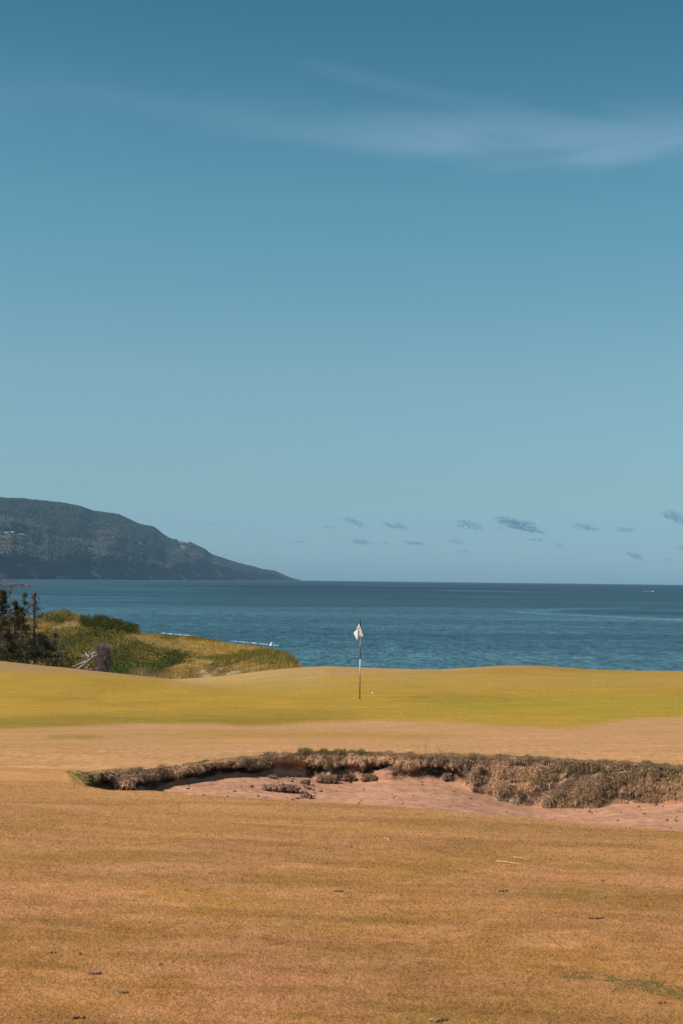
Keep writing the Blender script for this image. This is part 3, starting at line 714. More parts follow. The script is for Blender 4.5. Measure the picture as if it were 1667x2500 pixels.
d = node(nt, 'ShaderNodeBsdfDiffuse'); tt = node(nt, 'ShaderNodeBsdfTranslucent'); nt.links.new(c, d.inputs[0]); nt.links.new(c, tt.inputs[0]); nt.links.new(nbp, d.inputs['Normal'])
x = node(nt, 'ShaderNodeMixShader'); x.inputs[0].default_value = .25; nt.links.new(d.outputs[0], x.inputs[1]); nt.links.new(tt.outputs[0], x.inputs[2]); nt.links.new(x.outputs[0], out.inputs[0])
me.materials.append(m_f); fo = bpy.data.objects.new('flag_cloth', me); COL.objects.link(fo)
sd = fo.modifiers.new('s', 'SUBSURF'); sd.subdivision_type = 'SIMPLE'; sd.levels = sd.render_levels = 3
so = fo.modifiers.new('t', 'SOLIDIFY'); so.thickness = .002
flag = empty('golf_flag', base); tag(flag, 'white cloth flag with maroon hem and black print drooping from the top of the flagstick', 'flag'); fo.parent = flag
def vp(k): return np.array(V[idx[k]])
m = MB()
for path in (['A', 'B', 'C', 'D', 'E', 'Fp', 'G'],):
    m.tube([vp(k)+np.array([0, -.004, 0]) for k in path], .0045, 5)
m.tube([vp('G')+np.array([0, -.004, 0]), vp('H')+np.array([0, -.004, 0]), vp('I')+np.array([0, -.004, 0]), vp('A')+np.array([0.01, -.004, 0])], [.006, .006, .011, .016], 6)
m_h, nt, out = new_mat('maroon_hem'); bsdf(nt, out, mix(nt, noise(nt, objco(nt), 20, 2), (.10, .012, .03), (.16, .02, .04)), .8)
m.build('hem', m_h, flag)
# printed black emblem: curved strokes and dots following the cloth
m_k, nt, out = new_mat('black_print'); bsdf(nt, out, mix(nt, noise(nt, objco(nt), 20, 2), (.02, .02, .02), (.05, .05, .05)), .7)
def depth(u, v):
    for q in cloth.tr:
        (x0, y0, d0), (x1, y1, d1), (x2, y2, d2) = [cloth.K[k_] for k_ in q]; D_ = (y1-y2)*(x0-x2)+(x2-x1)*(y0-y2)
        a_ = ((y1-y2)*(u-x2)+(x2-x1)*(v-y2))/D_; b_ = ((y2-y0)*(u-x2)+(x0-x2)*(v-y2))/D_
        if min(a_, b_, 1-a_-b_) > -.02: return a_*d0+b_*d1+(1-a_-b_)*d2
    return .03
def mark(pts, r):
    m = MB(); m.tube([np.array(at(u, v, YF-.034-depth(u, v))-base) for u, v in pts], r, 6); m.build('print_mark', m_k, flag)
mark([(866.1, 1540.6), (866.4, 1538.9), (867.2, 1537.2), (868.9, 1536.3), (870.4, 1536.5), (871.6, 1536.9)], [.016, .008, .008, .012, .016, .007])
mark([(874.9, 1529.5), (874.5, 1532), (873.9, 1534.3), (872.6, 1534.9)], [.006, .008, .018, .007])
mark([(873.1, 1539), (873.6, 1540.6), (873.6, 1542), (873.4, 1548)], [.008, .016, .008, .006])
hole = MB(); hole.tube([(0, 0, -.02), (0, 0, .004)], .054, 20)
ho = hole.build('hole_rim', m_d); ho.location = base; tag(ho, 'dark rim of the golf hole at the foot of the flagstick', 'golf hole')
s, t = map(float, st(908.5, 1693.5)); Yc = 40.4
zc = float(back_z(np.array([s]), np.array([Yc]))[0]); best = min(np.linspace(38, 44, 400), key=lambda y: abs(float(back_z(np.array([s]), np.array([y]))[0])-(EYE+t*y)))
Yc = float(best); zc = float(back_z(np.array([s]), np.array([Yc]))[0])
bm_ = MB(); bm_.lump((0, 0, 0), (.027, .027, .027), 0, 24, 16, 0.0)
m_b, nt, out = new_mat('golf_ball_cover'); bsdf(nt, out, (.85, .85, .84), .3, bump(nt, node(nt, 'ShaderNodeTexVoronoi', i_Scale=60.).outputs['Distance'], .003), .5)
bo = bm_.build('golf_ball', m_b, None, True); bo.location = (s*Yc, Yc, zc+.022); tag(bo, 'white golf ball lying on the green just right of the flagstick', 'golf ball')

# ------------------------------------------------------------------ dune vegetation
def scatter_dune(n, ylo=68, yhi=150, slo=-.33, shi=-.015):
    y = np.sqrt(rng.uniform(ylo**2, yhi**2, n)); s = rng.uniform(slo, shi, n); z = back_z(s, y)
    P = np.stack([s*y, y, z], 1); u, v = proj(P); return s, y, P, u, v
parts = []
s, y, P, u, v = scatter_dune(260000)
sh = shrub_mask(u, v); blow = polymask(u+10*fbm(u/14., v/8., 3), v+5*fbm(u/11., v/6.+3, 3), [(430, 1662), (450, 1640), (500, 1632), (545, 1622), (600, 1632), (620, 1650), (560, 1662)])
ok = ~sh & (P[:, 2] > 4) & ~(blow & (fbm(P[:, 0]*.8, P[:, 1]*.5, 3) > -.02)); P, u, v, y = P[ok], u[ok], v[ok], y[ok]; n = len(P)
c = dune_tone(u, v, P[:, 0], P[:, 1])*rng.uniform(.65, 1.45, n)[:, None]*np.array([1.05, 1.0, .95])
h = rng.uniform(.10, .32, n)*(1+.5*fbm(P[:, 0]*.4, P[:, 1]*.4, 2))
parts.append(blade_mesh(P, np.stack([rng.normal(.15, .3, n), rng.normal(0, .3, n), np.ones(n)], 1), h, rng.uniform(.012, .03, n), np.stack([rng.normal(.15, .25, n), rng.normal(0, .2, n), -rng.uniform(0, .25, n)], 1), c, 1))
# pale reeds at the foot of the shrubs
n = 800; uu = np.concatenate([rng.normal(342, 12, 500), rng.normal(395, 18, 300)]); s = st(uu, 1655+0*uu)[0]; y = rng.uniform(68, 76, n); P = np.stack([s*y, y, back_z(s, y)], 1)
parts.append(blade_mesh(P, np.stack([rng.normal(.05, .15, n), rng.normal(0, .15, n), np.ones(n)], 1), rng.uniform(.25, .75, n), rng.uniform(.012, .03, n), np.stack([rng.normal(.05, .1, n), 0*s, 0*s], 1), palette(n, [(.50, .34, .19), (.36, .25, .12), (.25, .18, .07)], [2, 1, 1]), 1))
V, Fs, C_ = join_blades(parts); o = mesh_np('dune_grass', V, Fs, GRASS, C_); tag(o, 'golden and olive marram grass covering the dunes behind the green', 'grass', kind='stuff')
s, y, P, u, v = scatter_dune(520000)
sh = shrub_mask(u, v); P, u, v = P[sh], u[sh], v[sh]; n = len(P)
lump = sm(-.5, .5, fbm(P[:, 0]*1.1, P[:, 1]*.9, 3)); P = P.copy(); dep = rng.uniform(0, 1, n)**.5; P[:, 2] += (.10+.55*lump)*dep
hedge = polymask(u, v, SHRUBS[1]) | (u < 60)
P[:, 2] += hedge*.25*dep
nrm = rng.normal(size=(n, 3))*.7+np.array([0, -.2, 1.])
mixk = sm(-.3, .4, fbm(P[:, 0]*.35, P[:, 1]*.3+4, 3))[:, None]*(~hedge)[:, None]
c = palette(n, [(.065, .066, .020), (.10, .090, .026), (.038, .044, .018)], [2, 2, 1])*(1-mixk)+palette(n, [(.20, .145, .036), (.14, .115, .028), (.28, .18, .055)], [2, 2, 1])*mixk
low = sm(1622, 1640, v)[:, None]*(u > 250)[:, None]; c = c*(1-low)+palette(n, [(.10, .11, .026), (.065, .075, .02)], [1, 1])*low
c = c*np.where(hedge, .95, 1.45)[:, None]
V, Fs, C_ = leaf_mesh(P, nrm, rng.uniform(.06, .15, n), c)
LEAF = leafy('leaves', .25); o = mesh_np('dune_shrubs', V, Fs, LEAF, C_); tag(o, 'low dark green and olive scrub spreading over the dune hollow', 'shrubs', kind='stuff')

# ------------------------------------------------------------------ trees
BARK = tone_mat('bark', .9, 6, .03)
def gnd(u, Y):
    s = (u-CU)/F; s = float(st(u, 1620)[0]); return Vector((s*Y, Y, float(back_z(np.array([s]), np.array([Y]))[0])-.05))
def tree(u, Y, vtop, label, rad=.09, dens=1.0, width=1.0, leaf=1.0, lo=.15, tones=((.05, .055, .016), (.10, .085, .03), (.16, .10, .05)), bark=(.15, .10, .08), seed=0, lean=0., group='wind-beaten spruces behind the left end of the green', leaftop=1.0, droop=.1, taper=.8, spread=1.4):
    r = random.Random(seed+100); rg = np.random.default_rng(seed+100)
    b = gnd(u, Y); H = float(at(u, vtop, Y).z-b.z); e = empty('tree', b)
    m = MB(); k = 9; pts = []
    for i in range(k+1):
        q = i/k; pts.append((lean*H*q+r.uniform(-.04, .04)*q, r.uniform(-.04, .04), H*q))
    pts = np.array(pts); m.tube(pts, [rad*(1-taper*i/k) for i in range(k+1)], 7, bark)
    m.build('trunk', BARK, e, True)
    br = MB(); LP, LN = [], []
    nb_ = int(26*dens*H/4)
    for i in range(nb_):
        q = lo+(1-lo)*((i+.5)/nb_); a = r.uniform(0, 6.28); z = q*H
        x0 = np.array([np.interp(z, pts[:, 2], pts[:, 0]), np.interp(z, pts[:, 2], pts[:, 1]), z])
        ll = spread*width*(1.02-q)**.8*r.uniform(.45, 1.1)*min(1, H/4+.3)
        up = r.uniform(-.25, .35)-droop
        d = np.array([math.cos(a), math.sin(a), up]); p1 = x0+d*ll*.5+np.array([0, 0, r.uniform(-.08, .08)]); p2 = x0+d*ll+np.array([0, 0, r.uniform(-.15, .2)])
        bc = np.array(bark)*r.uniform(.6, 2.3)
        br.tube([x0, p1, p2], np.array([.020, .013, .005])*(1.15-.7*q), 4, bc, False)
        for j in range(r.randint(4, 8)):
            w = r.uniform(.25, 1); q0 = x0+(p2-x0)*w; a2 = a+r.choice((-1, 1))*r.uniform(.4, 1.3); l2 = ll*r.uniform(.15, .45)*(1.2-w*.5)
            q1 = q0+np.array([math.cos(a2), math.sin(a2), r.uniform(-.4, .5)])*l2
            br.tube([q0, (q0+q1)/2+np.array([0, 0, r.uniform(-.04, .04)]), q1], [.008, .006, .003], 3, bc*r.uniform(.7, 1.3), False)
            if r.random() < .8*leaf*(leaftop if q > .6 else 1):
                nn = r.randint(14, 34); w2 = rg.uniform(0, 1, (nn, 1)); LP.append(q0+(q1-q0)*w2+rg.normal(0, .07, (nn, 3))); 
    o = br.build('branches', BARK, e)
    if LP:
        LP = np.concatenate(LP); n = len(LP); c = np.array(tones)[rg.choice(len(tones), n)]*(.6+.9*sm(-.4, .5, fbm(LP[:, 0]*1.2+seed, LP[:, 2]*1.2, 2)))[:, None]*rg.uniform(.7, 1.3, (n, 1))
        V, f, cc = leaf_mesh(LP, rg.normal(size=(n, 3)), rg.uniform(.035, .10, n), c); mesh_np('crown', V, f, LEAF, cc, parent=e)
    tag(e, label, 'tree', group); return e
rust = ((.18, .10, .055), (.12, .08, .05), (.06, .055, .03)); grey = ((.15, .11, .09), (.09, .065, .055), (.20, .15, .125)); grn = ((.055, .058, .026), (.09, .08, .035), (.15, .115, .055))
tree(4, 78, 1441, 'tall dense rusty-brown spruce cut by the left edge of the picture', .10, 2.6, .75, 1.0, .1, rust, seed=1)
tree(21, 80, 1428, 'slender leaning dead spruce rising highest beside the rusty one', .06, 1.0, .65, .25, .25, grey, seed=2, lean=.01, leaftop=.2)
tree(-40, 80, 1435, 'broad dark spruce mostly outside the left edge', .10, 2.2, 1.1, 1.0, .1, grn, seed=3)
tree(34, 76, 1470, 'dark green bushy spruce between the rusty tree and the small-topped one', .08, 2.2, .95, .95, .08, grn, seed=4)
tree(57, 79, 1453, 'thin spruce with a tufted green top and a bare lower trunk', .045, 1.1, .6, .6, .3, grn, seed=5)
tree(50, 75.5, 1486, 'low green spruce in front of the thin tufted one', .06, 1.8, .8, .9, .1, ((.05, .055, .014), (.11, .10, .03), (.15, .12, .03)), seed=6)
tree(82, 77, 1447, 'bare dead spruce snag with a broken top, standing clear right of the group', .085, 2.6, 1.05, .22, .22, grey, bark=(.13, .085, .08), seed=7, taper=.35, droop=0)
tree(61, 72, 1560, 'short pale grey dead trunk in front of the dark spruces', .055, 2.0, 1.1, .35, .25, grey, bark=(.30, .24, .21), seed=8)
tree(14, 73, 1535, 'tangled dead spruce low at the left edge', .05, 2.8, 1.5, .7, .15, rust, bark=(.22, .17, .14), seed=9)
tree(100, 76, 1548, 'brown dead shrub-like spruce right of the bare snag', .05, 3.6, 1.4, .5, .1, grey, bark=(.16, .12, .10), seed=10)
tree(128, 78, 1545, 'thin-twigged purple-brown bush at the right end of the tree group', .04, 3.6, 1.1, .35, .15, grey, bark=(.17, .12, .11), seed=11)
tree(153, 77, 1572, 'slight pale dead sapling standing alone left of the fallen tree', .03, 1.5, .5, .1, .3, grey, bark=(.26, .20, .17), seed=12)
tree(84, 73.5, 1580, 'dark thicket of dead spruce at the foot of the bare snag', .05, 4.0, 1.5, .8, .05, ((.04, .035, .02), (.06, .05, .03), (.09, .08, .03)), seed=13)
tree(118, 74, 1592, 'low dark olive spruce under the purple-brown bush', .05, 3.4, 1.4, .8, .05, ((.04, .04, .018), (.07, .06, .02), (.10, .09, .025)), seed=14)
tree(30, 72, 1575, 'low dark thicket in front of the leaning trees at the left', .05, 3.6, 1.6, .9, .05, ((.035, .035, .018), (.06, .05, .02), (.10, .07, .03)), seed=15)

# windthrown dead tree: a mop of fine grey twigs on a stub, bare limbs reaching down to the left
Yw = 70.0
b = gnd(246, Yw); e = empty('fallen_tree', b); tag(e, 'grey windthrown dead tree with a mop of fine twigs and bare limbs reaching left', 'dead tree')
def W(u, v, d=0): p = at(u, v, Yw+d)-b; return np.array(p)
m = MB(); pale = (.46, .36, .32)
m.tube([W(247, 1645), W(246, 1625, .1), W(244, 1600), W(240, 1585)], [.10, .09, .08, .05], 8, (.10, .07, .06)); m.build('trunk', BARK, e, True)
m = MB(); limbs = [[(241, 1590), (226, 1600), (214, 1612), (196, 1620), (178, 1628)], [(240, 1594), (220, 1610), (200, 1626), (190, 1635)], [(241, 1596), (232, 1606), (219, 1620), (212, 1633)],
                   [(238, 1592), (216, 1600), (204, 1601)], [(236, 1600), (214, 1606), (206, 1622), (186, 1632)], [(219, 1604), (210, 1596), (222, 1590)], [(215, 1612), (213, 1640)], [(256, 1640), (263, 1625), (268, 1608)], [(230, 1640), (222, 1632), (205, 1637)]]
rr = random.Random(5)
for i, l in enumerate(limbs):
    m.tube([W(u, v, rr.uniform(-.3, .3)) for u, v in l], np.linspace(.05, .016, len(l)), 5, np.array(pale)*rr.uniform(.7, 1.1), False)
    for j in range(9):
        k = rr.randrange(len(l)-1); u0 = l[k][0]+(l[k+1][0]-l[k][0])*.5; v0 = l[k][1]+(l[k+1][1]-l[k][1])*.5
        m.tube([W(u0, v0), W(u0-rr.uniform(2, 14), v0+rr.uniform(-6, 11), rr.uniform(-.4, .4))], [.012, .005], 3, np.array(pale)*rr.uniform(.4, .9), False)
m.build('limbs', BARK, e)
n = 9000; rg = np.random.default_rng(3)
a = rg.uniform(0, 2*math.pi, n); rad = rg.uniform(0, 1, n)**.5
# crown shaped like a leaning mop: dense from top (250,1578) hanging to 1640
q = rg.uniform(0, 1, n); cu = 247-6*q+8*np.sin(q*2.2)+3; cv = 1582+52*q; hw = 21*np.sin(np.clip(q*1.25+.4, 0, 3.14))**.7*(1-.62*q)*(1+.35*fbm(q*5, np.cos(a)*1.5, 3))
uu = cu+np.cos(a)*rad*hw; P = np.array([W(x_, y_, dz) for x_, y_, dz in zip(uu, cv, np.sin(a)*rad*hw/F*Yw)])
D = np.stack([rg.normal(0, .5, n)+np.cos(a)*.5, rg.normal(0, .5, n), -.5+1.3*(1-q)+rg.normal(0, .5, n)], 1)
c = np.array([(.46, .35, .33), (.30, .22, .21), (.17, .12, .115)])[rg.choice(3, n)]*rg.uniform(.7, 1.3, (n, 1))
V, f, cc = blade_mesh(P, D, rg.uniform(.12, .38, n), rg.uniform(.008, .018, n), rg.normal(0, .3, (n, 3)), c, 1)
mesh_np('twigs', V, f, GRASS, cc, parent=e)

# ------------------------------------------------------------------ sea
ns = 420; sS = np.concatenate([np.linspace(-3, -.4, 30)[:-1], np.linspace(-.4, .4, ns)[:-1], np.linspace(.4, 3, 30)])
RE = 14000.
tt_ = np.concatenate([np.linspace(EYE/100., EYE/RE, 420)]); rws = []; tn = []
SW = [[(1238, 1491), (1300, 1497), (1400, 1501), (1500, 1506), (1600, 1511), (1700, 1514)], [(1290, 1492), (1380, 1487), (1500, 1484), (1560, 1482)], [(1080, 1441), (1200, 1444), (1400, 1450), (1667, 1456)]]
for t in tt_:
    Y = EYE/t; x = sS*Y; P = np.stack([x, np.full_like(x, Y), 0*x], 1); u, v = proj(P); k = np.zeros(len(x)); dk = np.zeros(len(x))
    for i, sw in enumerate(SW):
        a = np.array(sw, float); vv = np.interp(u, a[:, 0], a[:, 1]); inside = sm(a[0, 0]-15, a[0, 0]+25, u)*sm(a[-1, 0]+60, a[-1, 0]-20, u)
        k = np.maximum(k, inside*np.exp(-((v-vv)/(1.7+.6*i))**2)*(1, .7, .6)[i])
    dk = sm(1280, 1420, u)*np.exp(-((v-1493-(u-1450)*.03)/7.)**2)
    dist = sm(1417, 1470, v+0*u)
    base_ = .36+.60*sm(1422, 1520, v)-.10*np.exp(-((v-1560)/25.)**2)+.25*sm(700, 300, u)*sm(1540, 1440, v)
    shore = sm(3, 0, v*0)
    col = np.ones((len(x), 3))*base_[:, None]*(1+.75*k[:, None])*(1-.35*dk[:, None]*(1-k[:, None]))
    rws.append(P); tn.append(col)
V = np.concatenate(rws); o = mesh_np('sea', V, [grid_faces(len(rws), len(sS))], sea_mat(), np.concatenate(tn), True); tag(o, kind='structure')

# breaking waves, foam
FOAM, nt, out = new_mat('foam'); bsdf(nt, out, mix(nt, noise(nt, objco(nt), 1.2, 5), (.40, .46, .49), (.68, .72, .73)), .8, bump(nt, noise(nt, objco(nt), 2.5, 4), .2))
def foam(pts, hpx, label, seed, splash=False, cat='wave'):
    m = MB(); P = []
    n = max(8, int(abs(pts[-1][0]-pts[0][0])/1.2)); q = np.linspace(0, len(pts)-1, n); a = np.array(pts)
    for u, v in zip(np.interp(q, range(len(pts)), a[:, 0]), np.interp(q, range(len(pts)), a[:, 1])):
        s, t = map(float, st(u, v)); Y = EYE/-t; P.append(np.array([s*Y, Y, 0]))
    P = np.array(P); c = P.mean(0); k = c[1]/F; x = np.arange(n)
    env = np.sin(np.linspace(.12, 3.02, n))**.5
    h = hpx*k*env*np.clip(.62+.8*fbm(x*.17+seed*7, 0*x+seed, 3), .15, 1.2)*.75
    if splash: h = hpx*k*np.clip(np.exp(-((np.linspace(0, 1, n)-.35)/.22)**2)+.25*rng.uniform(0, 1, n), .1, 2)
    R_, C_ = 7, n; V = []
    for j in range(R_):
        f = j/(R_-1); y = (f-.5)*4*hpx*k; z = h*np.sin(math.pi*f)**.8*(1+.35*fbm(x*.5+seed, f*3+0*x, 2))-.05
        V.append(np.stack([P[:, 0]-c[0], P[:, 1]-c[1]+y*env, z], 1))
    m.add(np.concatenate(V), [grid_faces(R_, C_)])
    o = m.build('breaking_wave', FOAM, None, True); o.location = c; tag(o, label, cat, 'waves breaking off the dune'); return o
foam([(420, 1547), (455, 1551), (488, 1554)], 3.0, 'thin white line of surf above the middle of the dune ridge', 1)
foam([(392, 1545.5), (418, 1547.5), (424, 1550)], 3.6, 'short bright surf crest behind the left dune ridge', 2)
foam([(556, 1563), (600, 1568), (650, 1573), (668, 1576)], 2.6, 'long low line of surf beyond the dune slope', 3)
foam([(658, 1576), (668, 1575.5), (682, 1576)], 9, 'bright splashing wave off the right end of the dune', 4, True)
foam([(722, 1591), (731, 1588), (740, 1581)], 2.3, 'small broken wave to the right of the splash', 5)
foam([(1563, 1444.6), (1588, 1444.6)], 1.0, 'faint white wake trailing the distant motorboat', 6, cat='wake')

# motorboat
s, t = map(float, st(1593, 1445)); Yb_ = EYE/-t; k = Yb_/F
bt = empty('motorboat', (s*Yb_, Yb_, 0)); tag(bt, 'tiny white motorboat far out near the right horizon', 'motorboat')
m = MB(); l = 3.6*k; w = 1.2*k
hv = [(-l, -w, 1.0*k), (l*.5, -w, 1.1*k), (l, 0, 1.5*k), (l*.5, w, 1.1*k), (-l, w, 1.0*k), (-l*.95, -w*.6, -.2*k), (l*.5, -w*.5, -.2*k), (l*.8, 0, -.1*k), (l*.5, w*.5, -.2*k), (-l*.95, w*.6, -.2*k)]
m.add(hv, [np.array([(0, 1, 6, 5), (1, 2, 7, 6), (2, 3, 8, 7), (3, 4, 9, 8), (4, 0, 5, 9)]), np.array([(0, 4, 1), (4, 3, 1), (1, 3, 2), (5, 6, 9), (6, 8, 9), (6, 7, 8)])]); m.build('hull', m_w, bt)
m = MB(); m.box((-l*.1, 0, 1.7*k), (l*.8, w*1.3, 1.3*k)); m.build('cabin', m_w, bt)
m = MB(); m.box((-l*.1, -w*.66, 1.85*k), (l*.6, .05*k, .5*k)); m.build('window', m_d, bt)

# ------------------------------------------------------------------ far wooded hill
SKY = np.array([(-1600, 1190), (-700, 1205), (0, 1220), (60, 1224), (145, 1232), (190, 1240), (225, 1252), (270, 1258), (290, 1261), (335, 1283), (375, 1291), (400, 1310), (420, 1321), (450, 1323), (470, 1331), (500, 1346), (520, 1359), (560, 1371), (600, 1383), (640, 1393), (670, 1397), (695, 1406), (720, 1414), (737, 1417.5)], float)
SHORE = np.array([(-1600, 1408), (0, 1415.5), (200, 1416), (400, 1416.6), (600, 1417.6), (737, 1419)], float)
nh = 620; uh = np.concatenate([np.linspace(-1600, -40, 80)[:-1], np.linspace(-40, 737, nh)]); nh = len(uh)
sv, tb_ = st(uh, np.interp(uh, SHORE[:, 0], SHORE[:, 1])); Yb0 = np.minimum(EYE/-np.minimum(tb_, -1e-4), 12500.)
Yb0 = np.minimum(np.interp(uh, [-1600, 0, 300, 500, 650, 737], [4200, 5600, 7000, 8800, 11000, 12800]), 13000)
tsk = st(uh, np.interp(uh, SKY[:, 0], SKY[:, 1]))[1]
nv = 150
def hill(si, q):
    """si fractional column, q 0 (shore) .. 1 (ridge) .. 1.3 behind"""
    i = np.clip(si.astype(int), 0, nh-2); fr = si-i; I = lambda a: a[i]*(1-fr)+a[i+1]*fr
    Yb_ = I(Yb0); ts = I(tsk); s = I(sv); dep = 2100*np.clip((ts+14/Yb_)*Yb_/330., .12, 1.2)
    Y = Yb_+dep*q
    zr = 14+ts*(Yb_+dep)       # ridge height
    cl = np.minimum(85+40*fbm(s*45, 0*s, 3), zr*.5)
    gully = fbm(s*Yb_*.0016+Yb_*.0012, q*1.2, 3)
    z = cl*sm(0, .085, q+.03*fbm(s*90+q*14, q*6, 3))+(zr-cl)*(1-(1-np.clip((q-.05)/.95, 0, 1))**1.35)
    z = z*(1+.0*q)
    amp = np.minimum(26, zr*.16)*np.clip(q*8, 0, 1)*np.clip((1-q)*5, 0, 1)
    z = z+amp*(fbm(s*Y*.0022+5, Y*.0007, 4)-.3*np.abs(gully))+np.minimum(12, zr*.1)*np.clip(q*20, 0, 1)*np.clip((1-q)*6, 0, 1)*fbm(s*Y*.012, Y*.003+z*.01, 3)
    z = np.where(q > 1, zr-(q-1)*zr*1.2, z)
    return np.stack([s*Y, Y, z-1.5*(q < .001)], -1)
qv = np.concatenate([np.linspace(0, .12, 40)[:-1], np.linspace(.12, 1, 100)[:-1], np.linspace(1, 1.7, 12)])
cols = np.arange(nh).astype(float); Hm = [hill(cols, np.full(nh, q)) for q in qv]
V = np.concatenate(Hm); tone = []
for q, P in zip(qv, Hm):
    n1 = fbm(P[:, 0]*.01, P[:, 2]*.02+P[:, 1]*.002, 4)[:, None]
    c = np.array((.030, .040, .018))*np.ones((nh, 1)); rock = sm(.13, .06, q+.07*fbm(P[:, 0]*.004, P[:, 1]*.003, 3))[:, None]
    rc = np.array((.030, .030, .034))+np.array((.26, .20, .17))*sm(.25, .6, fbm((P[:, 0]+P[:, 2]*1.6+P[:, 1]*.5)*.009, P[:, 2]*.012, 4))[:, None]
    c = c*(1-rock)+rc*rock
    if q < .012: c = c*.4+np.array((.25, .19, .17))*.6*sm(-.1, .4, n1)+.02
    tone.append(c)
HILL = tone_mat('hillside', .95, .02, 6); o = mesh_np('wooded_hill', V, [grid_faces(len(qv), nh)], HILL, np.concatenate(tone), True); tag(o, kind='structure')
# trees of the far forest: 60 000 small firs, one mass
n = 62000
si = rng.uniform(60, nh-3, n); q = .055+.96*rng.uniform(0, 1, n)**.9
P = hill(si, q); dens = fbm(P[:, 0]*.004, P[:, 1]*.002+P[:, 2]*.006, 4)
clear = np.zeros(n, bool); uu, vv = proj(P)
for (a, b_, c_, d_) in ((36, 70, 1303, 1312), (8, 38, 1298, 1308), (208, 228, 1337, 1344), (434, 462, 1322, 1344), (338, 362, 1326, 1334)): clear |= (uu > a) & (uu < b_) & (vv > c_) & (vv < d_)
ok = (rng.uniform(0, 1, n) < .93+.3*dens) & ~clear; P, q, dens = P[ok], q[ok], dens[ok]; n = len(P)
hh = rng.uniform(8, 17, n)*np.clip(P[:, 2]/60, .35, 1); rr = hh*rng.uniform(.28, .5, n); k = 5
ang = np.arange(k)*2*math.pi/k
ring = P[:, None, :]+np.stack([np.cos(ang), np.sin(ang), 0*ang], 1)[None]*rr[:, None, None]+np.array([0, 0, 1])*hh[:, None, None]*.12
mid = P[:, None, :]+np.stack([np.cos(ang+.6), np.sin(ang+.6), 0*ang], 1)[None]*rr[:, None, None]*.72+np.array([0, 0, 1])*hh[:, None, None]*.6
top = (P+np.stack([0*hh, 0*hh, hh], 1))[:, None]
V = np.concatenate([ring, mid, top], 1).reshape(-1, 3); i0 = np.arange(n)[:, None]*11; j = np.arange(k)[None]; j1 = (j+1) % k
F4 = np.stack([i0+j, i0+j1, i0+5+j1, i0+5+j], -1).reshape(-1, 4); F3 = np.stack([i0+5+j, i0+5+j1, i0+10+0*j], -1).reshape(-1, 3)
br_ = sm(-.1, .5, fbm(P[:, 0]*.006+3, P[:, 1]*.001+P[:, 2]*.01, 4))[:, None]*sm(.75, .35, q)[:, None]
c = palette(n, [(.028, .044, .028), (.048, .064, .040), (.018, .030, .020), (.085, .09, .065)], [2, 2, 2, .6])*(1-br_)+palette(n, [(.115, .10, .068), (.075, .08, .05), (.17, .145, .11), (.035, .045, .028)], [2, 2, 1, 1])*br_
o = mesh_np('hill_forest', V, [F3, F4], leafy('far_foliage', .1, False), np.repeat(c, 11, 0)); tag(o, 'blue-green forest covering the far coastal hill', 'forest', kind='stuff')

# houses on the hill
m_wall = tone_mat('house_wall', .8, 2, .01); m_roof = tone_mat('house_roof', .8, 2, .01)
def hill_at(u, v):
    si = np.interp(u, uh, np.arange(nh)); qq = np.linspace(0, 1, 400); P = hill(np.full(400, si), qq); uu, vv = proj(P); return P[int(np.argmin(np.abs(vv-v)))]
def house(u, v, wpx, hpx, wall, roof, label, rz=.1):
    p = hill_at(u, v); k = p[1]/F; w, h = wpx*k, hpx*k; d = w*.6; e = empty('house', Vector(p)+Vector((0, -d*.5, h*.25)), rz)
    m = MB(); m.box((0, 0, 0), (w, d, h*1.3), 0, wall); m.build('wall', m_wall, e)
    m = MB(); z = h*.65; r = h*.7; o_ = .06*w
    m.add([(-w/2-o_, -d/2-o_, z), (w/2+o_, -d/2-o_, z), (w/2+o_, d/2+o_, z), (-w/2-o_, d/2+o_, z), (-w/2-o_, 0, z+r), (w/2+o_, 0, z+r)], [np.array([(0, 1, 5, 4), (2, 3, 4, 5), (3, 2, 1, 0)]), np.array([(0, 4, 3), (1, 2, 5)])], roof); m.build('roof', m_roof, e)
    for x in (-.25, .25):
        m = MB(); m.box((x*w, -d/2-.02*w, h*.05), (w*.14, .03*w, h*.45), 0, (.03, .035, .04)); m.build('window', m_roof, e)
    tag(e, label, 'house', 'houses scattered over the far hill')
Wt = (.62, .64, .62)
house(18, 1305, 14, 4, (.35, .37, .38), (.33, .38, .42), 'long grey-roofed house highest at the left of the far hill')
house(31, 1305, 9, 5, (.45, .46, .45), (.30, .34, .38), 'peak-roofed grey house beside the long one on the far hill')
house(219, 1341, 8, 2.5, (.85, .85, .82), (.75, .76, .75), 'small bright white house alone in the middle of the far hill')
house(276, 1315, 4, 3, Wt, (.4, .45, .45), 'tiny pale house above the middle slope, among the trees')
house(342, 1330, 7, 3.5, (.35, .55, .52), (.15, .45, .42), 'small house with a turquoise roof on the far hill')
house(394, 1319, 6, 2.5, (.8, .8, .8), (.6, .62, .63), 'small white house near the skyline of the far hill')
house(408, 1350, 5, 2.5, (.55, .55, .52), (.4, .42, .42), 'pale house low on the slope right of the turquoise-roofed one')
house(459, 1357, 5, 2.5, (.55, .55, .53), (.35, .38, .4), 'pale house below the cleared strip on the far hill')
house(493, 1359, 6, 2.5, (.5, .52, .5), (.38, .4, .42), 'rightmost grey house on the far hill')
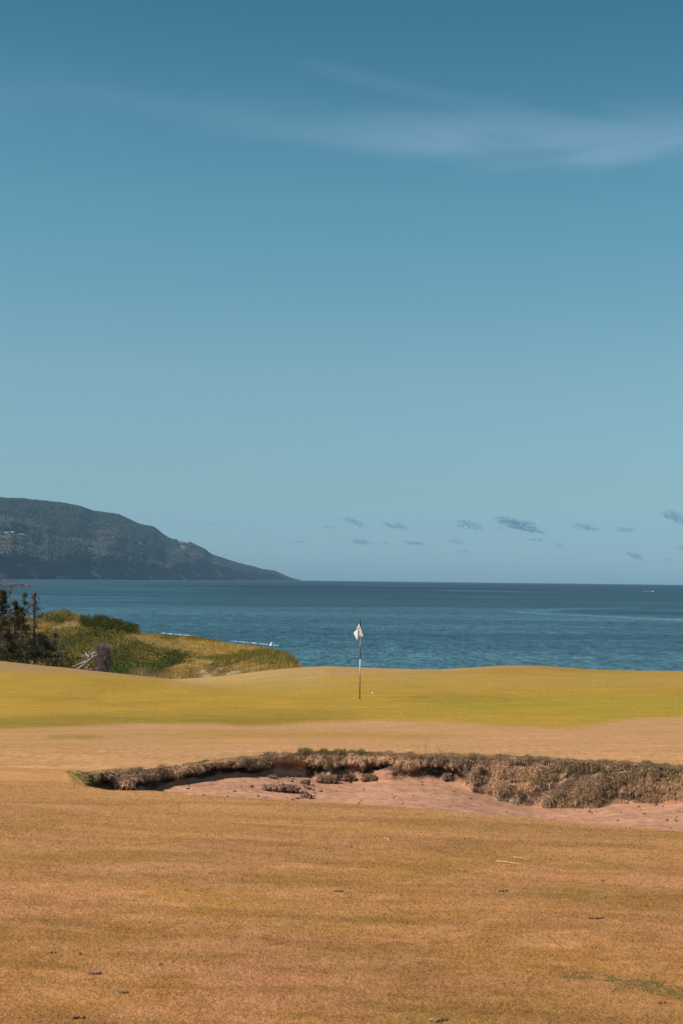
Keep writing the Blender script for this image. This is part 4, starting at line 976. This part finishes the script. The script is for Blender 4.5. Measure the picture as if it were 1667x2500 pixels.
# cleared pasture strips
PAST = tone_mat('pasture', .95)
def patch(pts, colr, label):
    P = np.array([hill_at(u, v) for u, v in pts]); P[:, 2] += 7; P[:, 1] -= 15; c = P.mean(0); m = MB(); n = len(pts)
    V = np.concatenate([P-c, P-c-np.array([0, 0, 8.])]); f4 = [(i, (i+1) % n, n+(i+1) % n, n+i) for i in range(n)]
    V = np.concatenate([V, [[0, 0, 0.]]]); m.add(V, [np.array(f4), np.array([((i+1) % n, i, 2*n) for i in range(n)])], colr); o = m.build('pasture', PAST); o.location = c; tag(o, label, kind='structure')
patch([(39, 1305), (55, 1306.5), (68, 1310), (66, 1312), (50, 1309.5), (38, 1308)], (.42, .34, .20), 'pale pasture')
patch([(436, 1322), (443, 1322), (452, 1332), (462, 1343), (450, 1344), (441, 1335)], (.20, .13, .10), 'bare strip')

# ------------------------------------------------------------------ breakwater and skerry
ROCK = tone_mat('boulders', .9, .25, .8)
def rocks(u0, u1, v, hp, label, seed, name):
    s0, t = map(float, st(u0, v)); s1 = float(st(u1, v)[0]); Y = EYE/-t; k = Y/F; r = random.Random(seed); m = MB(); e = (s0*Y, Y, 0)
    Wd = (s1-s0)*Y
    for i in range(int((u1-u0)*4.5)):
        q = r.random(); hgt = hp*k*min(1, (1-q)*6+.1); x = q*Wd; lay = r.random(); sz = r.uniform(.9, 1.7)*k
        g = r.choice(((.24, .17, .165), (.07, .05, .055), (.03, .025, .03), (.34, .26, .25), (.13, .09, .095), (.04, .03, .035)))
        m.lump((x, -(1-lay)*hgt*1.2, lay*hgt-.2*k), (sz, sz, sz*.8), i, 7, 5, .5, g, 2.)
    o = m.build(name, ROCK); o.location = e; tag(o, label, 'breakwater' if name == 'breakwater' else 'rocks')
rocks(-120, 90, 1430.5, 7.5, 'long low breakwater of piled boulders at the far left of the water', 1, 'breakwater')
rocks(-120, 58, 1417.5, 4, 'dark rocky point at the foot of the hill behind the breakwater', 2, 'rocky_point')

# ------------------------------------------------------------------ clouds low over the horizon: thin bodies of mist, far beyond the haze
def cloud_mat():
    m, nt, out = new_mat('cloud_vapour')
    tc = objco(nt); ln = node(nt, 'ShaderNodeVectorMath', operation='LENGTH'); nt.links.new(tc, ln.inputs[0])
    oi = nt.nodes.new('ShaderNodeObjectInfo'); ad = node(nt, 'ShaderNodeVectorMath', operation='ADD'); mp_ = node(nt, 'ShaderNodeMapping'); mp_.inputs['Scale'].default_value = (1.3, .12, .8); nt.links.new(tc, mp_.inputs[0]); nt.links.new(mp_.outputs[0], ad.inputs[0]); nt.links.new(oi.outputs['Location'], ad.inputs[1])
    nn = noise(nt, ad.outputs[0], 2.4, 5, .65, 1.2)
    d = math_n(nt, 'SUBTRACT', math_n(nt, 'ADD', math_n(nt, 'MULTIPLY', nn, 5.2), -1.6), math_n(nt, 'MULTIPLY', ln.outputs['Value'], 1.0))
    d = math_n(nt, 'MULTIPLY', math_n(nt, 'MINIMUM', math_n(nt, 'MAXIMUM', d, 0.0), .9), .0055)
    v = node(nt, 'ShaderNodeVolumePrincipled'); v.inputs['Color'].default_value = (.22, .42, .60, 1); v.inputs['Density'].default_value = .002
    nt.links.new(d, v.inputs['Density']); nt.links.new(v.outputs[0], out.inputs['Volume']); return m
CM = cloud_mat()
CL = [(865, 1275, 62, 13, -24), (803, 1287, 36, 8, 0), (965, 1284, 66, 14, -12), (882, 1323, 60, 13, -8), (1010, 1326, 52, 10, -6), (940, 1327, 24, 8, 0), (1143, 1281, 68, 20, -14),
      (1112, 1322, 44, 11, -10), (1127, 1346, 36, 9, -6), (1270, 1282, 120, 24, -18), (1218, 1290, 20, 10, 0), (1312, 1319, 42, 8, -6), (1365, 1331, 26, 13, -20), (1430, 1287, 66, 15, -12),
      (1523, 1294, 54, 14, 0), (1650, 1262, 70, 26, -24), (1548, 1356, 46, 16, -16), (733, 1323, 38, 5, -2), (518, 1279, 16, 8, -10), (1660, 1340, 34, 18, -10), (1632, 1366, 26, 9, 0)]
PLC = ['small slanting cloud, upper left of the cloud row', 'faint flat cloudlet left of the slanting cloud', 'wedge-shaped cloud above the flag', 'faint ragged cloud low above the flag', 'faint low cloud right of the flag', 'tiny smudge of cloud between the two faint low ones',
       'dark ragged cloud right of the middle', 'faint small cloud below the dark ragged one', 'faintest flat cloud nearest the horizon, below the ragged one', 'long dark wavy cloud, largest of the row', 'tiny cloud tucked below the start of the long wavy one',
       'thin faint cloud below the long wavy one', 'small oval cloud low right of the long wavy one', 'tapering cloud between the long wavy one and the flat double one', 'flat double-humped cloud at the right', 'large grey cloud cut by the right edge',
       'faint slanting cloud low at the right', 'faint thin streak of cloud right of the hill', 'tiny lone cloud above the slope of the hill', 'pale cloud low at the right edge', 'lowest small cloud by the right edge']
cme = None
for i, ((u, v, w, h, a), pl) in enumerate(zip(CL, PLC)):
    if cme is None:
        m = MB(); m.lump((0, 0, 0), (1, 1, 1), 3, 20, 12, .12); o = m.build('cloud', CM); cme = o.data
    else: o = bpy.data.objects.new('cloud', cme); COL.objects.link(o)
    Yc = 24000; o.location = at(u, v, Yc); k = Yc/F; o.scale = (w*.62*k, w*.3*k, h*.62*k); o.rotation_euler = (0, R(-a*.75), 0); tag(o, pl, 'cloud', 'small clouds low over the sea')

# ------------------------------------------------------------------ haze
m, nt, out = new_mat('haze_air'); v = node(nt, 'ShaderNodeVolumePrincipled'); v.inputs['Color'].default_value = (.42, .68, .95, 1); v.inputs['Density'].default_value = HAZE if 'HAZE' in globals() else .000036
v.inputs['Anisotropy'].default_value = 0.0
nt.links.new(v.outputs[0], out.inputs['Volume'])
mb = MB(); mb.box((0, 6900, 300), (46000, 15200, 620)); o = mb.build('haze', m); tag(o, 'thin blue sea haze', 'haze', kind='stuff')
del o['category']

# ------------------------------------------------------------------ sky, sun, camera
SUN_AZ = math.atan2(-.955, -.295); EL = R(45)
w = bpy.data.worlds.new('World'); scene.world = w; w.use_nodes = True; nt = w.node_tree; nt.nodes.clear()
out = nt.nodes.new('ShaderNodeOutputWorld'); bg = nt.nodes.new('ShaderNodeBackground')
sk = nt.nodes.new('ShaderNodeTexSky'); sk.sky_type = 'NISHITA'; sk.sun_disc = False; sk.sun_elevation = EL; sk.sun_rotation = SUN_AZ % (2*math.pi); sk.altitude = 0; sk.air_density = 1.0; sk.dust_density = .6; sk.ozone_density = 2.0
tc = nt.nodes.new('ShaderNodeTexCoord'); sx = nt.nodes.new('ShaderNodeSeparateXYZ'); nt.links.new(tc.outputs['Generated'], sx.inputs[0])
# tint of the air by elevation
SKYMUL = [(0.0, (.285, .485, .72)), (.062, (.315, .436, .482)), (.148, (.372, .502, .462)), (.257, (.30, .532, .478)), (.375, (.172, .40, .388)), (1.0, (.25, .42, .40))]
tint = ramp(nt, sx.outputs[2], SKYMUL)
c = mix(nt, 1.0, mix(nt, 1.0, sk.outputs[0], tint, 'MULTIPLY'), (2, 2, 2), 'MULTIPLY')
# cirrus veil
mp = nt.nodes.new('ShaderNodeMapping'); mp.inputs['Rotation'].default_value = (0, R(14), 0); mp.inputs['Scale'].default_value = (2.2, 1.0, 9.0); nt.links.new(tc.outputs['Generated'], mp.inputs[0])
nz = node(nt, 'ShaderNodeTexNoise', i_Scale=3.4, i_Detail=5, i_Roughness=.45, i_Distortion=.5); nt.links.new(mp.outputs[0], nz.inputs['Vector'])
def veil(slope, zc, w0, w1, xs, amt):
    q_ = math_n(nt, 'ADD', sx.outputs[2], math_n(nt, 'MULTIPLY', sx.outputs[0], slope))
    q_ = math_n(nt, 'ADD', q_, math_n(nt, 'MULTIPLY', math_n(nt, 'SUBTRACT', nz.outputs['Fac'], .5), .05 if xs[0][0] < .4 else .004))
    bnd = ramp(nt, q_, [(zc-w0, (0, 0, 0)), (zc, (1, 1, 1)), (zc+w1, (0, 0, 0))]); bnd.node.color_ramp.interpolation = 'EASE'
    sd = ramp(nt, math_n(nt, 'ADD', sx.outputs[0], .5), xs); sd.node.color_ramp.interpolation = 'EASE'
    return math_n(nt, 'MULTIPLY', math_n(nt, 'MULTIPLY', bnd, sd), amt)
g_ = lambda a: (a, a, a)
nr_ = ramp(nt, nz.outputs['Fac'], [(.34, g_(.35)), (.62, g_(1))])
v1 = veil(.05, .307, .032, .028, [(.20, g_(.1)), (.44, g_(.36)), (.60, g_(.95)), (.8, g_(1))], .44)
v2 = veil(.2, .339, .006, .007, [(.45, g_(0)), (.50, g_(1)), (.56, g_(.8)), (.62, g_(0))], .10)
cm = math_n(nt, 'ADD', math_n(nt, 'MULTIPLY', v1, nr_), v2)
c = mix(nt, cm, c, (3.0, 4.6, 6.4))
bg.inputs[1].default_value = .1
nt.links.new(c, bg.inputs[0]); nt.links.new(bg.outputs[0], out.inputs[0])
sl = bpy.data.lights.new('sun', 'SUN'); sl.energy = 4.8; sl.angle = R(.53); sl.color = (1, .95, .88)
so_ = bpy.data.objects.new('sun', sl); COL.objects.link(so_)
sd_ = Vector((-.955*math.cos(EL), -.295*math.cos(EL), math.sin(EL))); so_.rotation_euler = sd_.to_track_quat('Z', 'Y').to_euler()
cam = bpy.data.cameras.new('camera'); co = bpy.data.objects.new('camera', cam); COL.objects.link(co); scene.camera = co
cam.sensor_fit = 'VERTICAL'; cam.sensor_height = 36; cam.sensor_width = 24; cam.lens = 50; cam.clip_start = .05; cam.clip_end = 200000; cam.dof.use_dof = True; cam.dof.focus_distance = 36; cam.dof.aperture_fstop = 9
M = Matrix(((_R[0], _U[0], -_F[0], 0), (_R[1], _U[1], -_F[1], 0), (_R[2], _U[2], -_F[2], EYE), (0, 0, 0, 1))); co.matrix_world = M
scene.view_settings.view_transform = 'Standard'; scene.view_settings.look = 'None'; scene.view_settings.exposure = 0; scene.view_settings.gamma = 1; scene.view_settings.use_curve_mapping = False
scene.render.engine = 'CYCLES'; scene.cycles.max_bounces = 5; scene.cycles.transparent_max_bounces = 8; scene.cycles.volume_bounces = 0; scene.cycles.use_denoising = True
scene.cycles.volume_max_steps = 64
scene.cycles.use_fast_gi = False
